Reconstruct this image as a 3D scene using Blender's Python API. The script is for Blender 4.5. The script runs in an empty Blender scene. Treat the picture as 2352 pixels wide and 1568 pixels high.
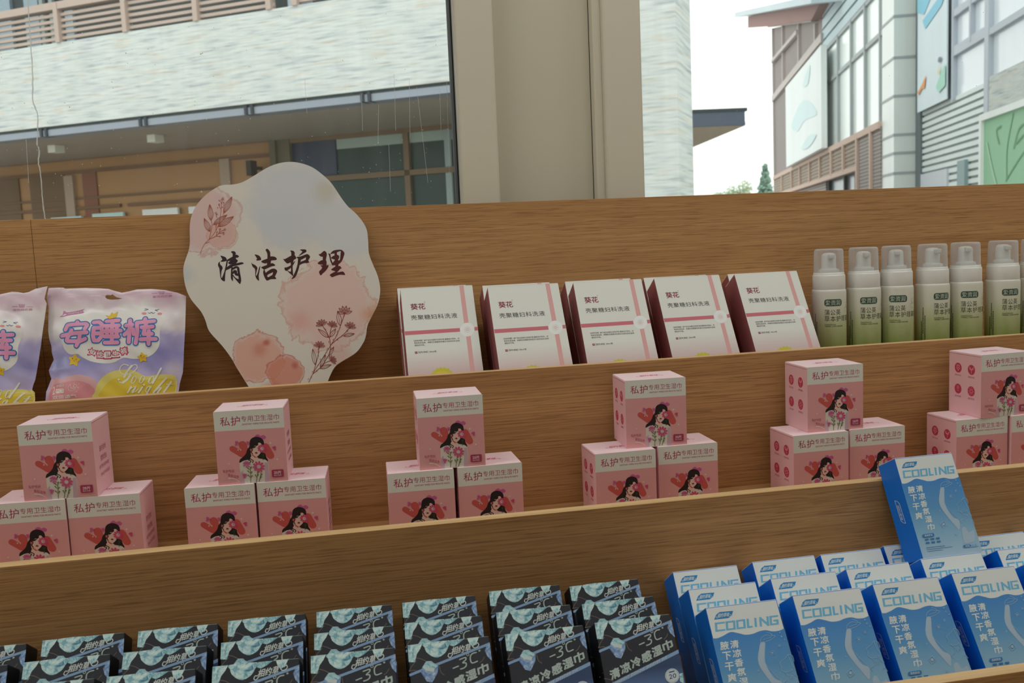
import bpy, bmesh, math, random
import numpy as np
from mathutils import Vector, Matrix
from mathutils.geometry import tessellate_polygon

random.seed(7)
C = bpy.context.scene.collection
SC = bpy.context.scene
R = math.radians

# ------------------------------------------------------------------ camera, world, lights, exposure
F_PX = 2140.642
YAW, PITCH, ROLL = 0.182049, 0.108914, -0.0436347
CAM = np.array([0.0, 0.0, 1.30])


def cam_axes():
    cy, sy, cp, sp = math.cos(YAW), math.sin(YAW), math.cos(PITCH), math.sin(PITCH)
    fwd = np.array([sy, cy, 0.0]); right = np.array([cy, -sy, 0.0]); up = np.array([0, 0, 1.0])
    f2 = fwd * cp - up * sp; u2 = up * cp + fwd * sp
    cr, sr = math.cos(ROLL), math.sin(ROLL)
    return right * cr + u2 * sr, u2 * cr - right * sr, f2


AX, AY, AZ = cam_axes()
cd = bpy.data.cameras.new('camera'); cam = bpy.data.objects.new('camera', cd); C.objects.link(cam)
m = Matrix.Identity(4)
for i in range(3):
    m[i][0] = AX[i]; m[i][1] = AY[i]; m[i][2] = -AZ[i]; m[i][3] = CAM[i]
cam.matrix_world = m
cd.sensor_width = 36.0; cd.lens = F_PX * 36.0 / 2352.0
cd.clip_start = 0.05; cd.clip_end = 300
cd.dof.use_dof = True; cd.dof.focus_distance = 1.55; cd.dof.aperture_fstop = 10.0
SC.camera = cam

W = bpy.data.worlds.new('overcast_sky'); SC.world = W; W.use_nodes = True
bg = W.node_tree.nodes['Background']
bg.inputs['Color'].default_value = (0.97, 1.0, 0.975, 1); bg.inputs['Strength'].default_value = 1.8

SC.view_settings.view_transform = 'Standard'; SC.view_settings.look = 'None'
SC.view_settings.exposure = 0.0; SC.view_settings.gamma = 1.0; SC.view_settings.use_curve_mapping = False
try:
    SC.cycles.use_denoising = True
    SC.cycles.max_bounces = 8; SC.cycles.diffuse_bounces = 4; SC.cycles.glossy_bounces = 3
    SC.cycles.transparent_max_bounces = 16; SC.cycles.transmission_bounces = 4
    SC.cycles.sample_clamp_indirect = 6.0; SC.cycles.caustics_reflective = False; SC.cycles.caustics_refractive = False
except Exception:
    pass

ROOM = dict(x0=-3.6, x1=4.6, y0=-4.2, y1=1.86, z1=3.0)


def area(name, loc, rot, sx, sy, power, col=(1, 1, 1), portal=False):
    l = bpy.data.lights.new(name, 'AREA'); l.shape = 'RECTANGLE'; l.size = sx; l.size_y = sy
    l.energy = power; l.color = col
    o = bpy.data.objects.new(name, l); C.objects.link(o); o.location = loc; o.rotation_euler = rot
    if portal:
        l.cycles.is_portal = True
    return o


# daylight portals in the two shop-front windows, facing into the room
area('window_daylight', (-1.67, 1.97, 1.75), (R(-90), 0, 0), 3.8, 2.4, 1.0, portal=True)
area('window_daylight', (2.6, 1.97, 1.75), (R(-90), 0, 0), 3.9, 2.4, 1.0, portal=True)
LAMPS = [(x, 1.0, 8.0) for x in (-2.4, -0.8, 0.8, 2.4)] + [(-3.1, 0.1, 8.5), (4.0, 0.1, 8.5)] + [(x, -1.1, 3.4) for x in (-1.6, 0.2, 2.0)]  # unseen lamps; the side pair is added to brighten side faces
LAMP_COL = (0.99, 1.015, 0.955)


# ------------------------------------------------------------------ pixel helpers (photo sketch -> place)
def ray(x, y):
    return AX * ((x - 1176) / F_PX) - AY * ((y - 784) / F_PX) + AZ


def on_plane(x, y, p0, n):
    d = ray(x, y); t = np.dot(np.array(p0) - CAM, n) / np.dot(d, n)
    return CAM + d * t


def at_y(x, y, Y):
    return on_plane(x, y, (0, Y, 0), np.array([0, 1.0, 0]))


def homography(src, dst):
    A = []; b = []
    for (x, y), (u, v) in zip(src, dst):
        A.append([x, y, 1, 0, 0, 0, -u * x, -u * y]); b.append(u)
        A.append([0, 0, 0, x, y, 1, -v * x, -v * y]); b.append(v)
    h = np.linalg.solve(np.array(A, float), np.array(b, float))

    def f(p):
        w = h[6] * p[0] + h[7] * p[1] + 1
        return ((h[0] * p[0] + h[1] * p[1] + h[2]) / w, (h[3] * p[0] + h[4] * p[1] + h[5]) / w)
    return f


def face_map(quad, w, h):
    """sketch corners (top-left, top-right, bottom-right, bottom-left) -> face coordinates, x from the middle, y up from the base"""
    return homography(quad, [(-w / 2, h), (w / 2, h), (w / 2, 0), (-w / 2, 0)])


# ------------------------------------------------------------------ materials
def lin(c):
    return tuple(((v / 255) / 12.92 if v / 255 <= 0.04045 else ((v / 255 + 0.055) / 1.055) ** 2.4) for v in c) + (1.0,)


MATS = {}


def mat(name, rgb=(200, 200, 200), rough=0.55, spec=0.35, metal=0.0, emit=None):
    if name in MATS:
        return MATS[name]
    m = bpy.data.materials.new(name); m.use_nodes = True
    b = m.node_tree.nodes['Principled BSDF']
    b.inputs['Base Color'].default_value = lin(rgb); b.inputs['Roughness'].default_value = rough
    b.inputs['Specular IOR Level'].default_value = spec; b.inputs['Metallic'].default_value = metal
    if emit:
        b.inputs['Emission Color'].default_value = lin(rgb); b.inputs['Emission Strength'].default_value = emit
    MATS[name] = m
    return m


class NT:
    """small helper to write node graphs"""
    def __init__(s, name, rough=0.55, spec=0.3):
        s.m = bpy.data.materials.new(name); s.m.use_nodes = True; s.t = s.m.node_tree
        s.b = s.t.nodes['Principled BSDF']; s.b.inputs['Roughness'].default_value = rough
        s.b.inputs['Specular IOR Level'].default_value = spec
        MATS[name] = s.m

    def n(s, typ, **kw):
        nd = s.t.nodes.new(typ)
        for k, v in kw.items():
            if k.startswith('i_'):
                key = k[2:]
                nd.inputs[int(key) if key.isdigit() else key.replace('_', ' ')].default_value = v
            else:
                setattr(nd, k, v)
        return nd

    def l(s, a, b):
        s.t.links.new(a, b)

    def coord(s, kind='Object', scale=(1, 1, 1), loc=(0, 0, 0), rot=(0, 0, 0)):
        tc = s.n('ShaderNodeTexCoord'); mp = s.n('ShaderNodeMapping')
        mp.inputs['Scale'].default_value = scale; mp.inputs['Location'].default_value = loc; mp.inputs['Rotation'].default_value = rot
        s.l(tc.outputs[kind], mp.inputs[0]); return mp.outputs[0]

    def noise(s, vec, scale=5, detail=3, rough=0.5, dist=0.0):
        nd = s.n('ShaderNodeTexNoise'); nd.inputs['Scale'].default_value = scale; nd.inputs['Detail'].default_value = detail
        nd.inputs['Roughness'].default_value = rough; nd.inputs['Distortion'].default_value = dist
        s.l(vec, nd.inputs['Vector']); return nd.outputs['Fac']

    def ramp(s, fac, stops, interp='LINEAR'):
        r = s.n('ShaderNodeValToRGB'); cr = r.color_ramp; cr.interpolation = interp
        while len(cr.elements) < len(stops):
            cr.elements.new(0.5)
        for e, (p, c) in zip(cr.elements, stops):
            e.position = p; e.color = c if len(c) == 4 else tuple(c) + (1,)
        s.l(fac, r.inputs[0]); return r.outputs[0]

    def mix(s, fac, a, b, blend='MIX'):
        x = s.n('ShaderNodeMix', data_type='RGBA', blend_type=blend)
        for sock, v in ((x.inputs[0], fac), (x.inputs[6], a), (x.inputs[7], b)):
            if hasattr(v, 'is_output') or isinstance(v, bpy.types.NodeSocket):
                s.l(v, sock)
            else:
                sock.default_value = v
        return x.outputs[2]

    def base(s, col):
        s.l(col, s.b.inputs['Base Color']); return s.m

    def bump(s, h, strength=0.2, dist=0.01):
        b = s.n('ShaderNodeBump'); b.inputs['Strength'].default_value = strength; b.inputs['Distance'].default_value = dist
        s.l(h, b.inputs['Height']); s.l(b.outputs[0], s.b.inputs['Normal'])


def g(v):
    return (v, v, v, 1)


def wood(name, base, dark, light, vary=0.5):
    k = NT(name, 0.5, 0.3)
    v2 = k.coord('Object', (1.1, 22, 22)); n2 = k.noise(v2, 1.0, 3, 0.55, 1.0)
    broad = k.ramp(n2, [(0.3, lin(base)), (0.7, lin(light))])
    n1 = k.noise(k.coord('Object', (2.6, 400, 400)), 1.0, 3, 0.5, 0.12)
    c = k.mix(k.ramp(n1, [(0.36, g(.36)), (0.58, g(0))]), broad, lin(dark))
    n3 = k.noise(k.coord('Object', (15, 560, 560)), 1.0, 2, 0.5)
    f = k.n('ShaderNodeMath', operation='MULTIPLY'); k.l(k.ramp(n3, [(0.36, g(1)), (0.45, g(0))]), f.inputs[0]); f.inputs[1].default_value = vary
    c = k.mix(f.outputs[0], c, lin(dark))
    return k.base(c)


OAK = wood('oak_laminate', (186, 140, 92), (130, 91, 56), (202, 156, 106))
EDGE = wood('oak_edge_band', (216, 180, 130), (190, 150, 100), (228, 196, 148), 0.25)


# ------------------------------------------------------------------ mesh builder
class MB:
    def __init__(s):
        s.v = []; s.f = []; s.mi = []; s.mats = []; s.smooth = set()

    def midx(s, m):
        if m not in s.mats:
            s.mats.append(m)
        return s.mats.index(m)

    def add(s, verts, faces, m, smooth=False):
        o = len(s.v); k = s.midx(m); s.v += [tuple(map(float, p)) for p in verts]
        for f in faces:
            if smooth:
                s.smooth.add(len(s.f))
            s.f.append(tuple(i + o for i in f)); s.mi.append(k)

    def box(s, x0, x1, y0, y1, z0, z1, m, bev=0.0, mats=None):
        """mats: {'-y': m, '+z': m, ...} overrides per face; bev rounds the edges"""
        bm = bmesh.new()
        vs = [bm.verts.new(p) for p in ((x0, y0, z0), (x1, y0, z0), (x1, y1, z0), (x0, y1, z0), (x0, y0, z1), (x1, y0, z1), (x1, y1, z1), (x0, y1, z1))]
        fs = {'-z': (3, 2, 1, 0), '+z': (4, 5, 6, 7), '-y': (0, 1, 5, 4), '+x': (1, 2, 6, 5), '+y': (2, 3, 7, 6), '-x': (3, 0, 4, 7)}
        mats = mats or {}; ml = [m] + list(mats.values())
        for k, f in fs.items():
            fc = bm.faces.new([vs[i] for i in f]); fc.material_index = ml.index(mats[k]) if k in mats else 0
        if bev:
            bmesh.ops.bevel(bm, geom=bm.edges[:], offset=bev, segments=2, affect='EDGES', profile=0.5)
        bm.verts.index_update(); o = len(s.v)
        s.v += [tuple(v.co) for v in bm.verts]
        for fc in bm.faces:
            s.f.append(tuple(v.index + o for v in fc.verts)); s.mi.append(s.midx(ml[fc.material_index]))
        bm.free()

    def bar(s, a, b, w, m, d=None):
        """square bar from a to b"""
        a = Vector(a); b = Vector(b); t = (b - a).normalized(); up = Vector((0, 0, 1)) if abs(t.z) < 0.9 else Vector((0, 1, 0))
        n = t.cross(up).normalized() * (w / 2); q = t.cross(n).normalized() * ((d or w) / 2)
        vs = [p + i * n + j * q for p in (a, b) for i, j in ((-1, -1), (1, -1), (1, 1), (-1, 1))]
        s.add(vs, [(0, 1, 2, 3), (7, 6, 5, 4), (0, 4, 5, 1), (1, 5, 6, 2), (2, 6, 7, 3), (3, 7, 4, 0)], m)

    def lathe(s, prof, m, seg=40, cap=True):
        n = len(prof); vs = []
        for r_, z in prof:
            for k in range(seg):
                a = 2 * math.pi * k / seg; vs.append((r_ * math.cos(a), r_ * math.sin(a), z))
        fs = [(i * seg + k, i * seg + (k + 1) % seg, (i + 1) * seg + (k + 1) % seg, (i + 1) * seg + k) for i in range(n - 1) for k in range(seg)]
        s.add(vs, fs, m, True)
        if cap:
            s.add([vs[k] for k in range(seg)][::-1], [tuple(range(seg))], m)
            s.add([vs[(n - 1) * seg + k] for k in range(seg)], [tuple(range(seg))], m)

    def prism(s, pts, y0, y1, m, side=None):
        """polygon in (x, z) pulled from y0 (towards the viewer) to y1"""
        n = len(pts); tri = tessellate_polygon([[Vector((p[0], p[1], 0)) for p in pts]])
        vs = [(p[0], y0, p[1]) for p in pts] + [(p[0], y1, p[1]) for p in pts]
        s.add(vs, [tuple(t) for t in tri] + [tuple(i + n for i in t[::-1]) for t in tri], m)
        s.add(vs, [(i, (i + 1) % n, (i + 1) % n + n, i + n) for i in range(n)], side or m)

    def art(s, A, fn):
        for (vs, fs, m) in A.items:
            s.add([fn(*p) for p in vs], fs, m)

    def build(s, name, parent=None, **tags):
        me = bpy.data.meshes.new(name); me.from_pydata(s.v, [], s.f)
        for mm in s.mats:
            me.materials.append(mm)
        me.polygons.foreach_set('material_index', s.mi)
        if s.smooth:
            for i in s.smooth:
                me.polygons[i].use_smooth = True
        me.update()
        o = bpy.data.objects.new(name, me); C.objects.link(o)
        if parent:
            o.parent = parent
        for k, v in tags.items():
            o[k] = v
        return o


def tag(o, label, cat, group=None, kind=None):
    o['label'] = label; o['category'] = cat
    if group:
        o['group'] = group
    if kind:
        o['kind'] = kind
    return o


def empty(name, loc=(0, 0, 0), rz=0.0):
    o = bpy.data.objects.new(name, None); o.empty_display_size = 0.05; C.objects.link(o)
    o.location = loc; o.rotation_euler = (0, 0, rz); return o


def kids(o):
    return [c for c in C.objects if c.parent == o]


def copy_tree(o, parent=None):
    c = o.copy(); C.objects.link(c)
    if parent:
        c.parent = parent
    for ch in kids(o):
        copy_tree(ch, c)
    return c


def structure(o):
    o['kind'] = 'structure'; return o


# ------------------------------------------------------------------ printed artwork
def smooth(pts, n=5, closed=True):
    P = [np.array(p, float) for p in pts]; N = len(P); out = []
    rng = range(N) if closed else range(N - 1)
    for i in rng:
        if closed:
            p0, p1, p2, p3 = P[i - 1], P[i], P[(i + 1) % N], P[(i + 2) % N]
        else:
            p0, p1, p2, p3 = P[max(i - 1, 0)], P[i], P[i + 1], P[min(i + 2, N - 1)]
        for k in range(n):
            t = k / n
            out.append(tuple(0.5 * (2 * p1 + (p2 - p0) * t + (2 * p0 - 5 * p1 + 4 * p2 - p3) * t * t + (3 * p1 - p0 - 3 * p2 + p3) * t ** 3)))
    if not closed:
        out.append(tuple(P[-1]))
    return out


GLYPH = {}


def glyphs(body, off=0.0, space=1.0):
    k = (body, off, space)
    if k not in GLYPH:
        c = bpy.data.curves.new('lettering', 'FONT'); c.body = body; c.size = 1; c.resolution_u = 2; c.offset = off; c.space_character = space
        o = bpy.data.objects.new('lettering', c); C.objects.link(o)
        dg = bpy.context.evaluated_depsgraph_get(); ev = o.evaluated_get(dg); me = ev.to_mesh()
        v = np.array([(p.co.x, p.co.y) for p in me.vertices]); f = [tuple(p.vertices) for p in me.polygons]
        ev.to_mesh_clear(); bpy.data.objects.remove(o); bpy.data.curves.remove(c)
        mn, mx = v.min(0), v.max(0)
        GLYPH[k] = ((v - mn) / (mx - mn), f, (mx - mn)[0] / (mx - mn)[1])
    return GLYPH[k]


class Art:
    """flat print laid out in a face's own coordinates; later calls lie a hair above earlier ones"""
    STEP = 7e-6
    MICRO = 1.1e-6

    def __init__(s, H=None, off=(0, 0), k=1.0, maxlen=None):
        """H maps sketch points to the face; off, k: the crop's origin and zoom, so points can be read in the crop"""
        s.H = H or (lambda p: p); s.off = off; s.k = k; s.items = []; s.e = 6e-5; s.maxlen = maxlen

    def view(s, off, k):
        s.off = off; s.k = k; return s

    def pt(s, p):
        return s.H((s.off[0] + p[0] / s.k, s.off[1] + p[1] / s.k))

    def _put(s, pts, faces, m, bump=True, lift=None):
        """lift: per-point extra height, so that no two pieces of one print share a plane"""
        q = [s.pt(p) for p in pts]
        if s.maxlen:
            q, faces = split(q, faces, s.maxlen); lift = None
        s.items.append(([(p[0], p[1], s.e + (lift[i] if lift else 0.0)) for i, p in enumerate(q)], faces, m))
        s.e += s.MICRO + (max(lift) if lift else 0.0) + (s.STEP if bump else 0.0)

    def poly(s, pts, m, sm=0):
        if sm:
            pts = smooth(pts, sm)
        tri = tessellate_polygon([[Vector((p[0], p[1], 0)) for p in pts]])
        s._put(pts, [tuple(t) for t in tri], m)

    def polys(s, many, m, sm=0):
        for p in many:
            s.poly(p, m, sm); s.e -= s.STEP
        s.e += s.STEP

    def ell(s, c, rx, ry, m, n=24, rot=0.0):
        cr, sr = math.cos(rot), math.sin(rot)
        P = [(c[0] + rx * math.cos(t) * cr - ry * math.sin(t) * sr, c[1] + rx * math.cos(t) * sr + ry * math.sin(t) * cr) for t in [2 * math.pi * i / n for i in range(n)]]
        s._put(P, [tuple(range(n))] if not s.maxlen else [(0, i, i + 1) for i in range(1, n - 1)], m)

    def ring(s, c, rx, ry, w, m, n=24):
        P = []
        for q in (0, 1):
            P += [(c[0] + (rx - q * w) * math.cos(2 * math.pi * i / n), c[1] + (ry - q * w) * math.sin(2 * math.pi * i / n)) for i in range(n)]
        s._put(P, [(i, (i + 1) % n, (i + 1) % n + n, i + n) for i in range(n)], m)

    def rect(s, x0, y0, x1, y1, m, r=0.0):
        if r:
            P = []; x0, x1 = min(x0, x1), max(x0, x1); y0, y1 = min(y0, y1), max(y0, y1)
            for cx, cy, a in ((x1 - r, y0 + r, -90), (x1 - r, y1 - r, 0), (x0 + r, y1 - r, 90), (x0 + r, y0 + r, 180)):
                P += [(cx + r * math.cos(R(a + 30 * i)), cy + r * math.sin(R(a + 30 * i))) for i in range(4)]
            s.poly(P, m)
        else:
            s.poly([(x0, y0), (x1, y0), (x1, y1), (x0, y1)], m)

    def stroke(s, pts, w, m, sm=0, w2=None, cap=True):
        if sm:
            pts = smooth(pts, sm, False)
        n = len(pts); V = []; F = []; Z = []; z = 0.0; w2 = w if w2 is None else w2
        wd = [w + (w2 - w) * i / max(1, n - 1) for i in range(n)]
        def put(vs):
            nonlocal z
            o = len(V); V.extend(vs); F.append(tuple(range(o, o + len(vs)))); Z.extend([z] * len(vs)); z += s.MICRO
        for i in range(n):
            if i < n - 1:
                a = np.array(pts[i], float); b = np.array(pts[i + 1], float); d = b - a; L = np.hypot(*d)
                if L > 1e-9:
                    q = np.array([-d[1], d[0]]) / L
                    put([a + q * wd[i] / 2, b + q * wd[i + 1] / 2, b - q * wd[i + 1] / 2, a - q * wd[i] / 2])
            if cap:
                k = 10; put([np.array(pts[i]) + wd[i] / 2 * np.array([math.cos(2 * math.pi * j / k), math.sin(2 * math.pi * j / k)]) for j in range(k)])
        if s.maxlen:        # curved film: each piece on its own height
            e0 = s.e
            for f, i in zip(F, range(len(F))):
                s._put([V[j] for j in f], [tuple(range(len(f)))], m, False)
            s.e += s.STEP
        else:
            s._put(V, F, m, True, Z)

    def strokes(s, many, w, m, sm=0):
        for p in many:
            s.stroke(p, w, m, sm); s.e -= s.STEP
        s.e += s.STEP

    def text(s, body, quad, m, off=0.0, space=1.0, keep=False):
        """quad: (x0, y0, x1, y1) or four corners tl, tr, br, bl in sketch points"""
        v, f, asp = glyphs(body, 0.0, space)
        if len(quad) == 4 and not hasattr(quad[0], '__len__'):
            x0, y0, x1, y1 = quad; quad = ((x0, y0), (x1, y0), (x1, y1), (x0, y1))
        tl, tr, br, bl = [np.array(q, float) for q in quad]
        P = [(1 - x) * (y * tl + (1 - y) * bl) + x * (y * tr + (1 - y) * br) for x, y in v]
        if off > .003:      # heavier weight: the glyphs laid over themselves around a small circle
            d = off * np.hypot(*(tl - bl)); n = 10 if off > .03 else 6
            for j in range(n):
                q = d * np.array([math.cos(2 * math.pi * j / n), math.sin(2 * math.pi * j / n)]); s._put([p + q for p in P], f, m, False)
        s._put(P, f, m)

    def star(s, c, r0, r1, n, m, rot=-90):
        P = []
        for i in range(2 * n):
            q = r0 if i % 2 == 0 else r1; a = R(rot + 180 * i / n); P.append((c[0] + q * math.cos(a), c[1] + q * math.sin(a)))
        s.poly(P, m)

    def petals(s, c, r0, r1, w, angs, m, tipm=None):
        V = []; F = []; Z = []
        for ia, a in enumerate(angs):
            d = np.array([math.cos(R(a)), math.sin(R(a))]); q = np.array([-d[1], d[0]]); cc = np.array(c, float); o = len(V)
            V += [cc + d * r0, cc + d * (r0 + (r1 - r0) * 0.45) + q * w * .42, cc + d * (r0 + (r1 - r0) * .8) + q * w / 2, cc + d * r1, cc + d * (r0 + (r1 - r0) * .8) - q * w / 2, cc + d * (r0 + (r1 - r0) * .45) - q * w * .42]
            F.append(tuple(range(o, o + 6))); Z += [ia * s.MICRO] * 6
        s._put(V, F, m, True, Z)

    def leafline(s, tip, base, w, lw, m, veins=3):
        t = np.array(tip, float); b = np.array(base, float); d = t - b; L = np.hypot(*d); q = np.array([-d[1], d[0]]) / L
        for j in range(veins + 2):
            k = (j / (veins + 1) * 2 - 1) * w / 2
            s.stroke([b + d * u + q * k * math.sin(math.pi * u ** 0.85) for u in np.linspace(0, 1, 9)], lw if abs(k) > w / 2 - 1 else lw * .7, m, cap=False); s.e -= s.STEP
        s.e += s.STEP


def split(q, faces, L):
    q = [tuple(p) for p in q]; out = []; todo = []
    for f in faces:
        for i in range(1, len(f) - 1):
            todo.append((f[0], f[i], f[i + 1]))
    mid = {}
    while todo:
        a, b, c = todo.pop(); P = [np.array(q[i]) for i in (a, b, c)]
        e = [np.hypot(*(P[1] - P[0])), np.hypot(*(P[2] - P[1])), np.hypot(*(P[0] - P[2]))]; k = int(np.argmax(e))
        if e[k] <= L:
            out.append((a, b, c)); continue
        i, j, o = ((a, b, c), (b, c, a), (c, a, b))[k]; key = (min(i, j), max(i, j))
        if key not in mid:
            mid[key] = len(q); q.append(tuple((np.array(q[i]) + np.array(q[j])) / 2))
        mm = mid[key]; todo += [(i, mm, o), (mm, j, o)]
    return q, out


FRONT = lambda y: (lambda x, z, e: (x, y - e, z))            # print on a face looking to -y
BACKX = lambda x0, s: (lambda y, z, e: (x0 + s * e, y, z))   # print on a side face
TOPZ = lambda z0: (lambda x, y, e: (x, y, z0 + e))
# ================================================================== the room shell
PLASTER = mat('white_plaster', (232, 228, 220), 0.85, 0.1)
CEIL = mat('ceiling_paint', (236, 234, 230), 0.9, 0.1)
FRAME = mat('window_frame_paint', (214, 208, 192), 0.42, 0.4)
GASKET = mat('black_gasket', (38, 42, 44), 0.6)
k = NT('floor_tile', 0.35, 0.4)
v = k.coord('Object', (1, 1, 1)); br = k.n('ShaderNodeTexBrick'); k.l(v, br.inputs['Vector'])
br.inputs['Color1'].default_value = lin((176, 158, 134)); br.inputs['Color2'].default_value = lin((166, 148, 126)); br.inputs['Mortar'].default_value = lin((120, 110, 100))
br.inputs['Scale'].default_value = 1.6; br.inputs['Mortar Size'].default_value = 0.006; br.offset = 0.0
TILE = k.base(br.outputs['Color'])
X0, X1, Y0, Y1, Z1 = ROOM['x0'], ROOM['x1'], ROOM['y0'], ROOM['y1'], ROOM['z1']


def shell(name, *a, m=PLASTER, bev=0):
    b = MB(); b.box(*a, m, bev); return structure(b.build(name))


shell('floor', X0 - .1, X1 + .1, Y0 - .1, Y1 + .12, -.06, 0, m=TILE)
shell('ceiling', X0 - .1, X1 + .1, Y0 - .1, Y1 + .12, Z1, Z1 + .1, m=CEIL)
shell('wall_back', X0 - .1, X1 + .1, Y0 - .1, Y0, 0, Z1)
shell('wall_left', X0 - .1, X0, Y0, Y1 + .1, 0, Z1)
shell('wall_right', X1, X1 + .1, Y0, Y1 + .1, 0, Z1)
WX0, WX1, WX2, WX3 = .2535, .3293, .5318, .6310
b = MB(); b.box(X0, X1, 1.86, 1.96, 0, .55, PLASTER); b.box(X0, X1, 1.86, 1.96, 2.92, Z1, PLASTER)
b.box(WX1, WX2, 1.884, 1.96, .55, 2.92, mat('column_cladding', (206, 200, 182), 0.5, 0.35))
structure(b.build('wall_front'))
b = MB(); b.box(WX0, WX1, 1.845, 1.955, .55, 2.92, FRAME, .004); structure(b.build('trim_1'))
b = MB(); b.box(WX2 + .0012, WX2 + .020, 1.858, 1.955, .55, 2.92, FRAME, .003); b.box(WX2 + .0185, WX3, 1.845, 1.955, .55, 2.92, FRAME, .005)
structure(b.build('trim_2'))
b = MB(); b.box(WX2 + .0002, WX2 + .0011, 1.883, 1.95, .55, 2.92, GASKET); structure(b.build('trim_3'))

# glass: thin, mostly clear, a faint white film mixed in for dust and haze
k = NT('window_glass'); k.t.nodes.remove(k.b); out = k.t.nodes['Material Output']
tr = k.n('ShaderNodeBsdfTransparent'); tr.inputs[0].default_value = (.972, .986, .978, 1)
gl = k.n('ShaderNodeBsdfGlossy'); gl.inputs['Roughness'].default_value = .02
df = k.n('ShaderNodeBsdfDiffuse'); df.inputs[0].default_value = (.8, .8, .78, 1)
fr = k.n('ShaderNodeFresnel'); fr.inputs[0].default_value = 1.35
m1 = k.n('ShaderNodeMixShader'); k.l(fr.outputs[0], m1.inputs[0]); k.l(tr.outputs[0], m1.inputs[1]); k.l(gl.outputs[0], m1.inputs[2])
m2 = k.n('ShaderNodeMixShader')
v = k.coord('Object', (1.2, 1, 1.0)); nz = k.noise(v, 3.0, 4, .6, .4)
v2 = k.coord('Object', (26, 1, .7)); nz2 = k.noise(v2, 1.5, 3, .6)
mu = k.n('ShaderNodeMath', operation='MULTIPLY'); k.l(nz, mu.inputs[0]); k.l(nz2, mu.inputs[1])
rp = k.n('ShaderNodeMapRange'); rp.inputs[1].default_value = .12; rp.inputs[2].default_value = .45; rp.inputs[3].default_value = .008; rp.inputs[4].default_value = .075
k.l(mu.outputs[0], rp.inputs[0]); k.l(rp.outputs[0], m2.inputs[0]); k.l(m1.outputs[0], m2.inputs[1]); k.l(df.outputs[0], m2.inputs[2]); k.l(m2.outputs[0], out.inputs[0])
GLASS = k.m
GY = 1.912
def pane(name, x0, x1):
    b = MB(); b.box(x0, x1, GY, GY + .006, .55, 2.92, GLASS)
    return structure(b.build(name))
w1 = pane('window_1', X0, WX0 - .003)
w2 = pane('window_2', WX3, X1)
b = MB(); b.box(WX0 - .0032, WX0 + .001, 1.885, 1.935, .55, 2.92, GASKET); b.build('gasket', w1)
# dried run of sealant and dust on the left pane
SEAL = mat('dried_sealant', (236, 240, 238), .7)
def film(name, rgb, op):
    k = NT(name); k.b.inputs['Base Color'].default_value = lin(rgb); k.b.inputs['Roughness'].default_value = .7; o_ = k.t.nodes['Material Output']
    t = k.n('ShaderNodeBsdfTransparent'); mx = k.n('ShaderNodeMixShader'); mx.inputs[0].default_value = op; k.l(t.outputs[0], mx.inputs[1]); k.l(k.b.outputs[0], mx.inputs[2]); k.l(mx.outputs[0], o_.inputs[0]); return k.m
STREAK = film('translucent_sealant', (236, 240, 238), .55); SCRATCH = film('faint_scratch', (236, 240, 240), .35)
b = MB(); pts = [(64, -8), (66, 30), (69, 70), (72, 120), (75, 180), (76, 232), (86, 262), (87, 300), (85, 330), (90, 345), (88, 372), (93, 395), (96, 440), (100, 480), (104, 506)]
pts = smooth(pts, 5, False); P = []
for i, p in enumerate(pts):
    q = at_y(p[0] + random.uniform(-.8, .8), p[1], GY - .0008); P.append(Vector(q))
for i in range(len(P) - 1):
    b.bar(P[i], P[i + 1], random.uniform(.0016, .0026), STREAK, .0008)
b.build('sealant_streak', w1)
def specks(name, par, n, x0, x1, y0, y1, smin, smax):
    b = MB()
    for i in range(n):
        q = at_y(random.uniform(x0, x1), random.uniform(y0, y1), GY - .0004); r_ = random.uniform(smin, smax) * (1 if random.random() < .9 else 1.8)
        b.add([(q[0] - r_, q[1], q[2]), (q[0], q[1], q[2] - r_ * 1.3), (q[0] + r_, q[1], q[2]), (q[0], q[1], q[2] + r_ * 1.3), (q[0], q[1] - r_ * .5, q[2])], [(0, 1, 4), (1, 2, 4), (2, 3, 4), (3, 0, 4)], SEAL)
    b.build(name, par, kind='stuff')
specks('dust_specks', w1, 260, 0, 1035, 0, 470, .0003, .0009)
specks('dust_specks', w2, 220, 1590, 2340, 0, 430, .0002, .0006)
b = MB()
for x, y0, y1, d in ((905, 170, 300, 4), (940, 180, 320, 2), (957, 200, 420, 26), (870, 240, 330, -2), (1010, 200, 300, 3), (830, 215, 300, 3), (700, 180, 260, 5), (1026, 185, 460, 8), (893, 330, 440, 4), (60, 320, 420, 6)):
    a = at_y(x, y0, GY - .0006); c = at_y(x + d, y1, GY - .0006); b.bar(a, c, .0007, SCRATCH, .0003)
b.build('scratches', w1, kind='stuff')

# unseen ceiling lamps, added overhead and at the sides for their light
LAMPM = mat('lamp_diffuser', (255, 250, 238), .6, emit=1.0)
lamp0 = None
for i, (x, y, pw) in enumerate(LAMPS):
    if lamp0 is None:
        lamp0 = empty('added_ceiling_lamp', (x, y, Z1)); b = MB(); b.box(-.62, .62, -.17, .17, -.06, -.001, mat('lamp_housing', (225, 225, 222), .4)); b.build('housing', lamp0)
        b = MB(); b.box(-.59, .59, -.14, .14, -.066, -.0605, LAMPM); b.build('diffuser', lamp0); t = lamp0
    else:
        t = copy_tree(lamp0); t.location = (x, y, Z1)
    tag(t, 'white ceiling lamp panel added out of view to light the shop', 'lamp', 'added ceiling lamps out of view')
    a = area('added_lamp_light', (x, y, Z1 - .075), (0, 0, 0), 1.16, .27, pw, LAMP_COL)

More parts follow.
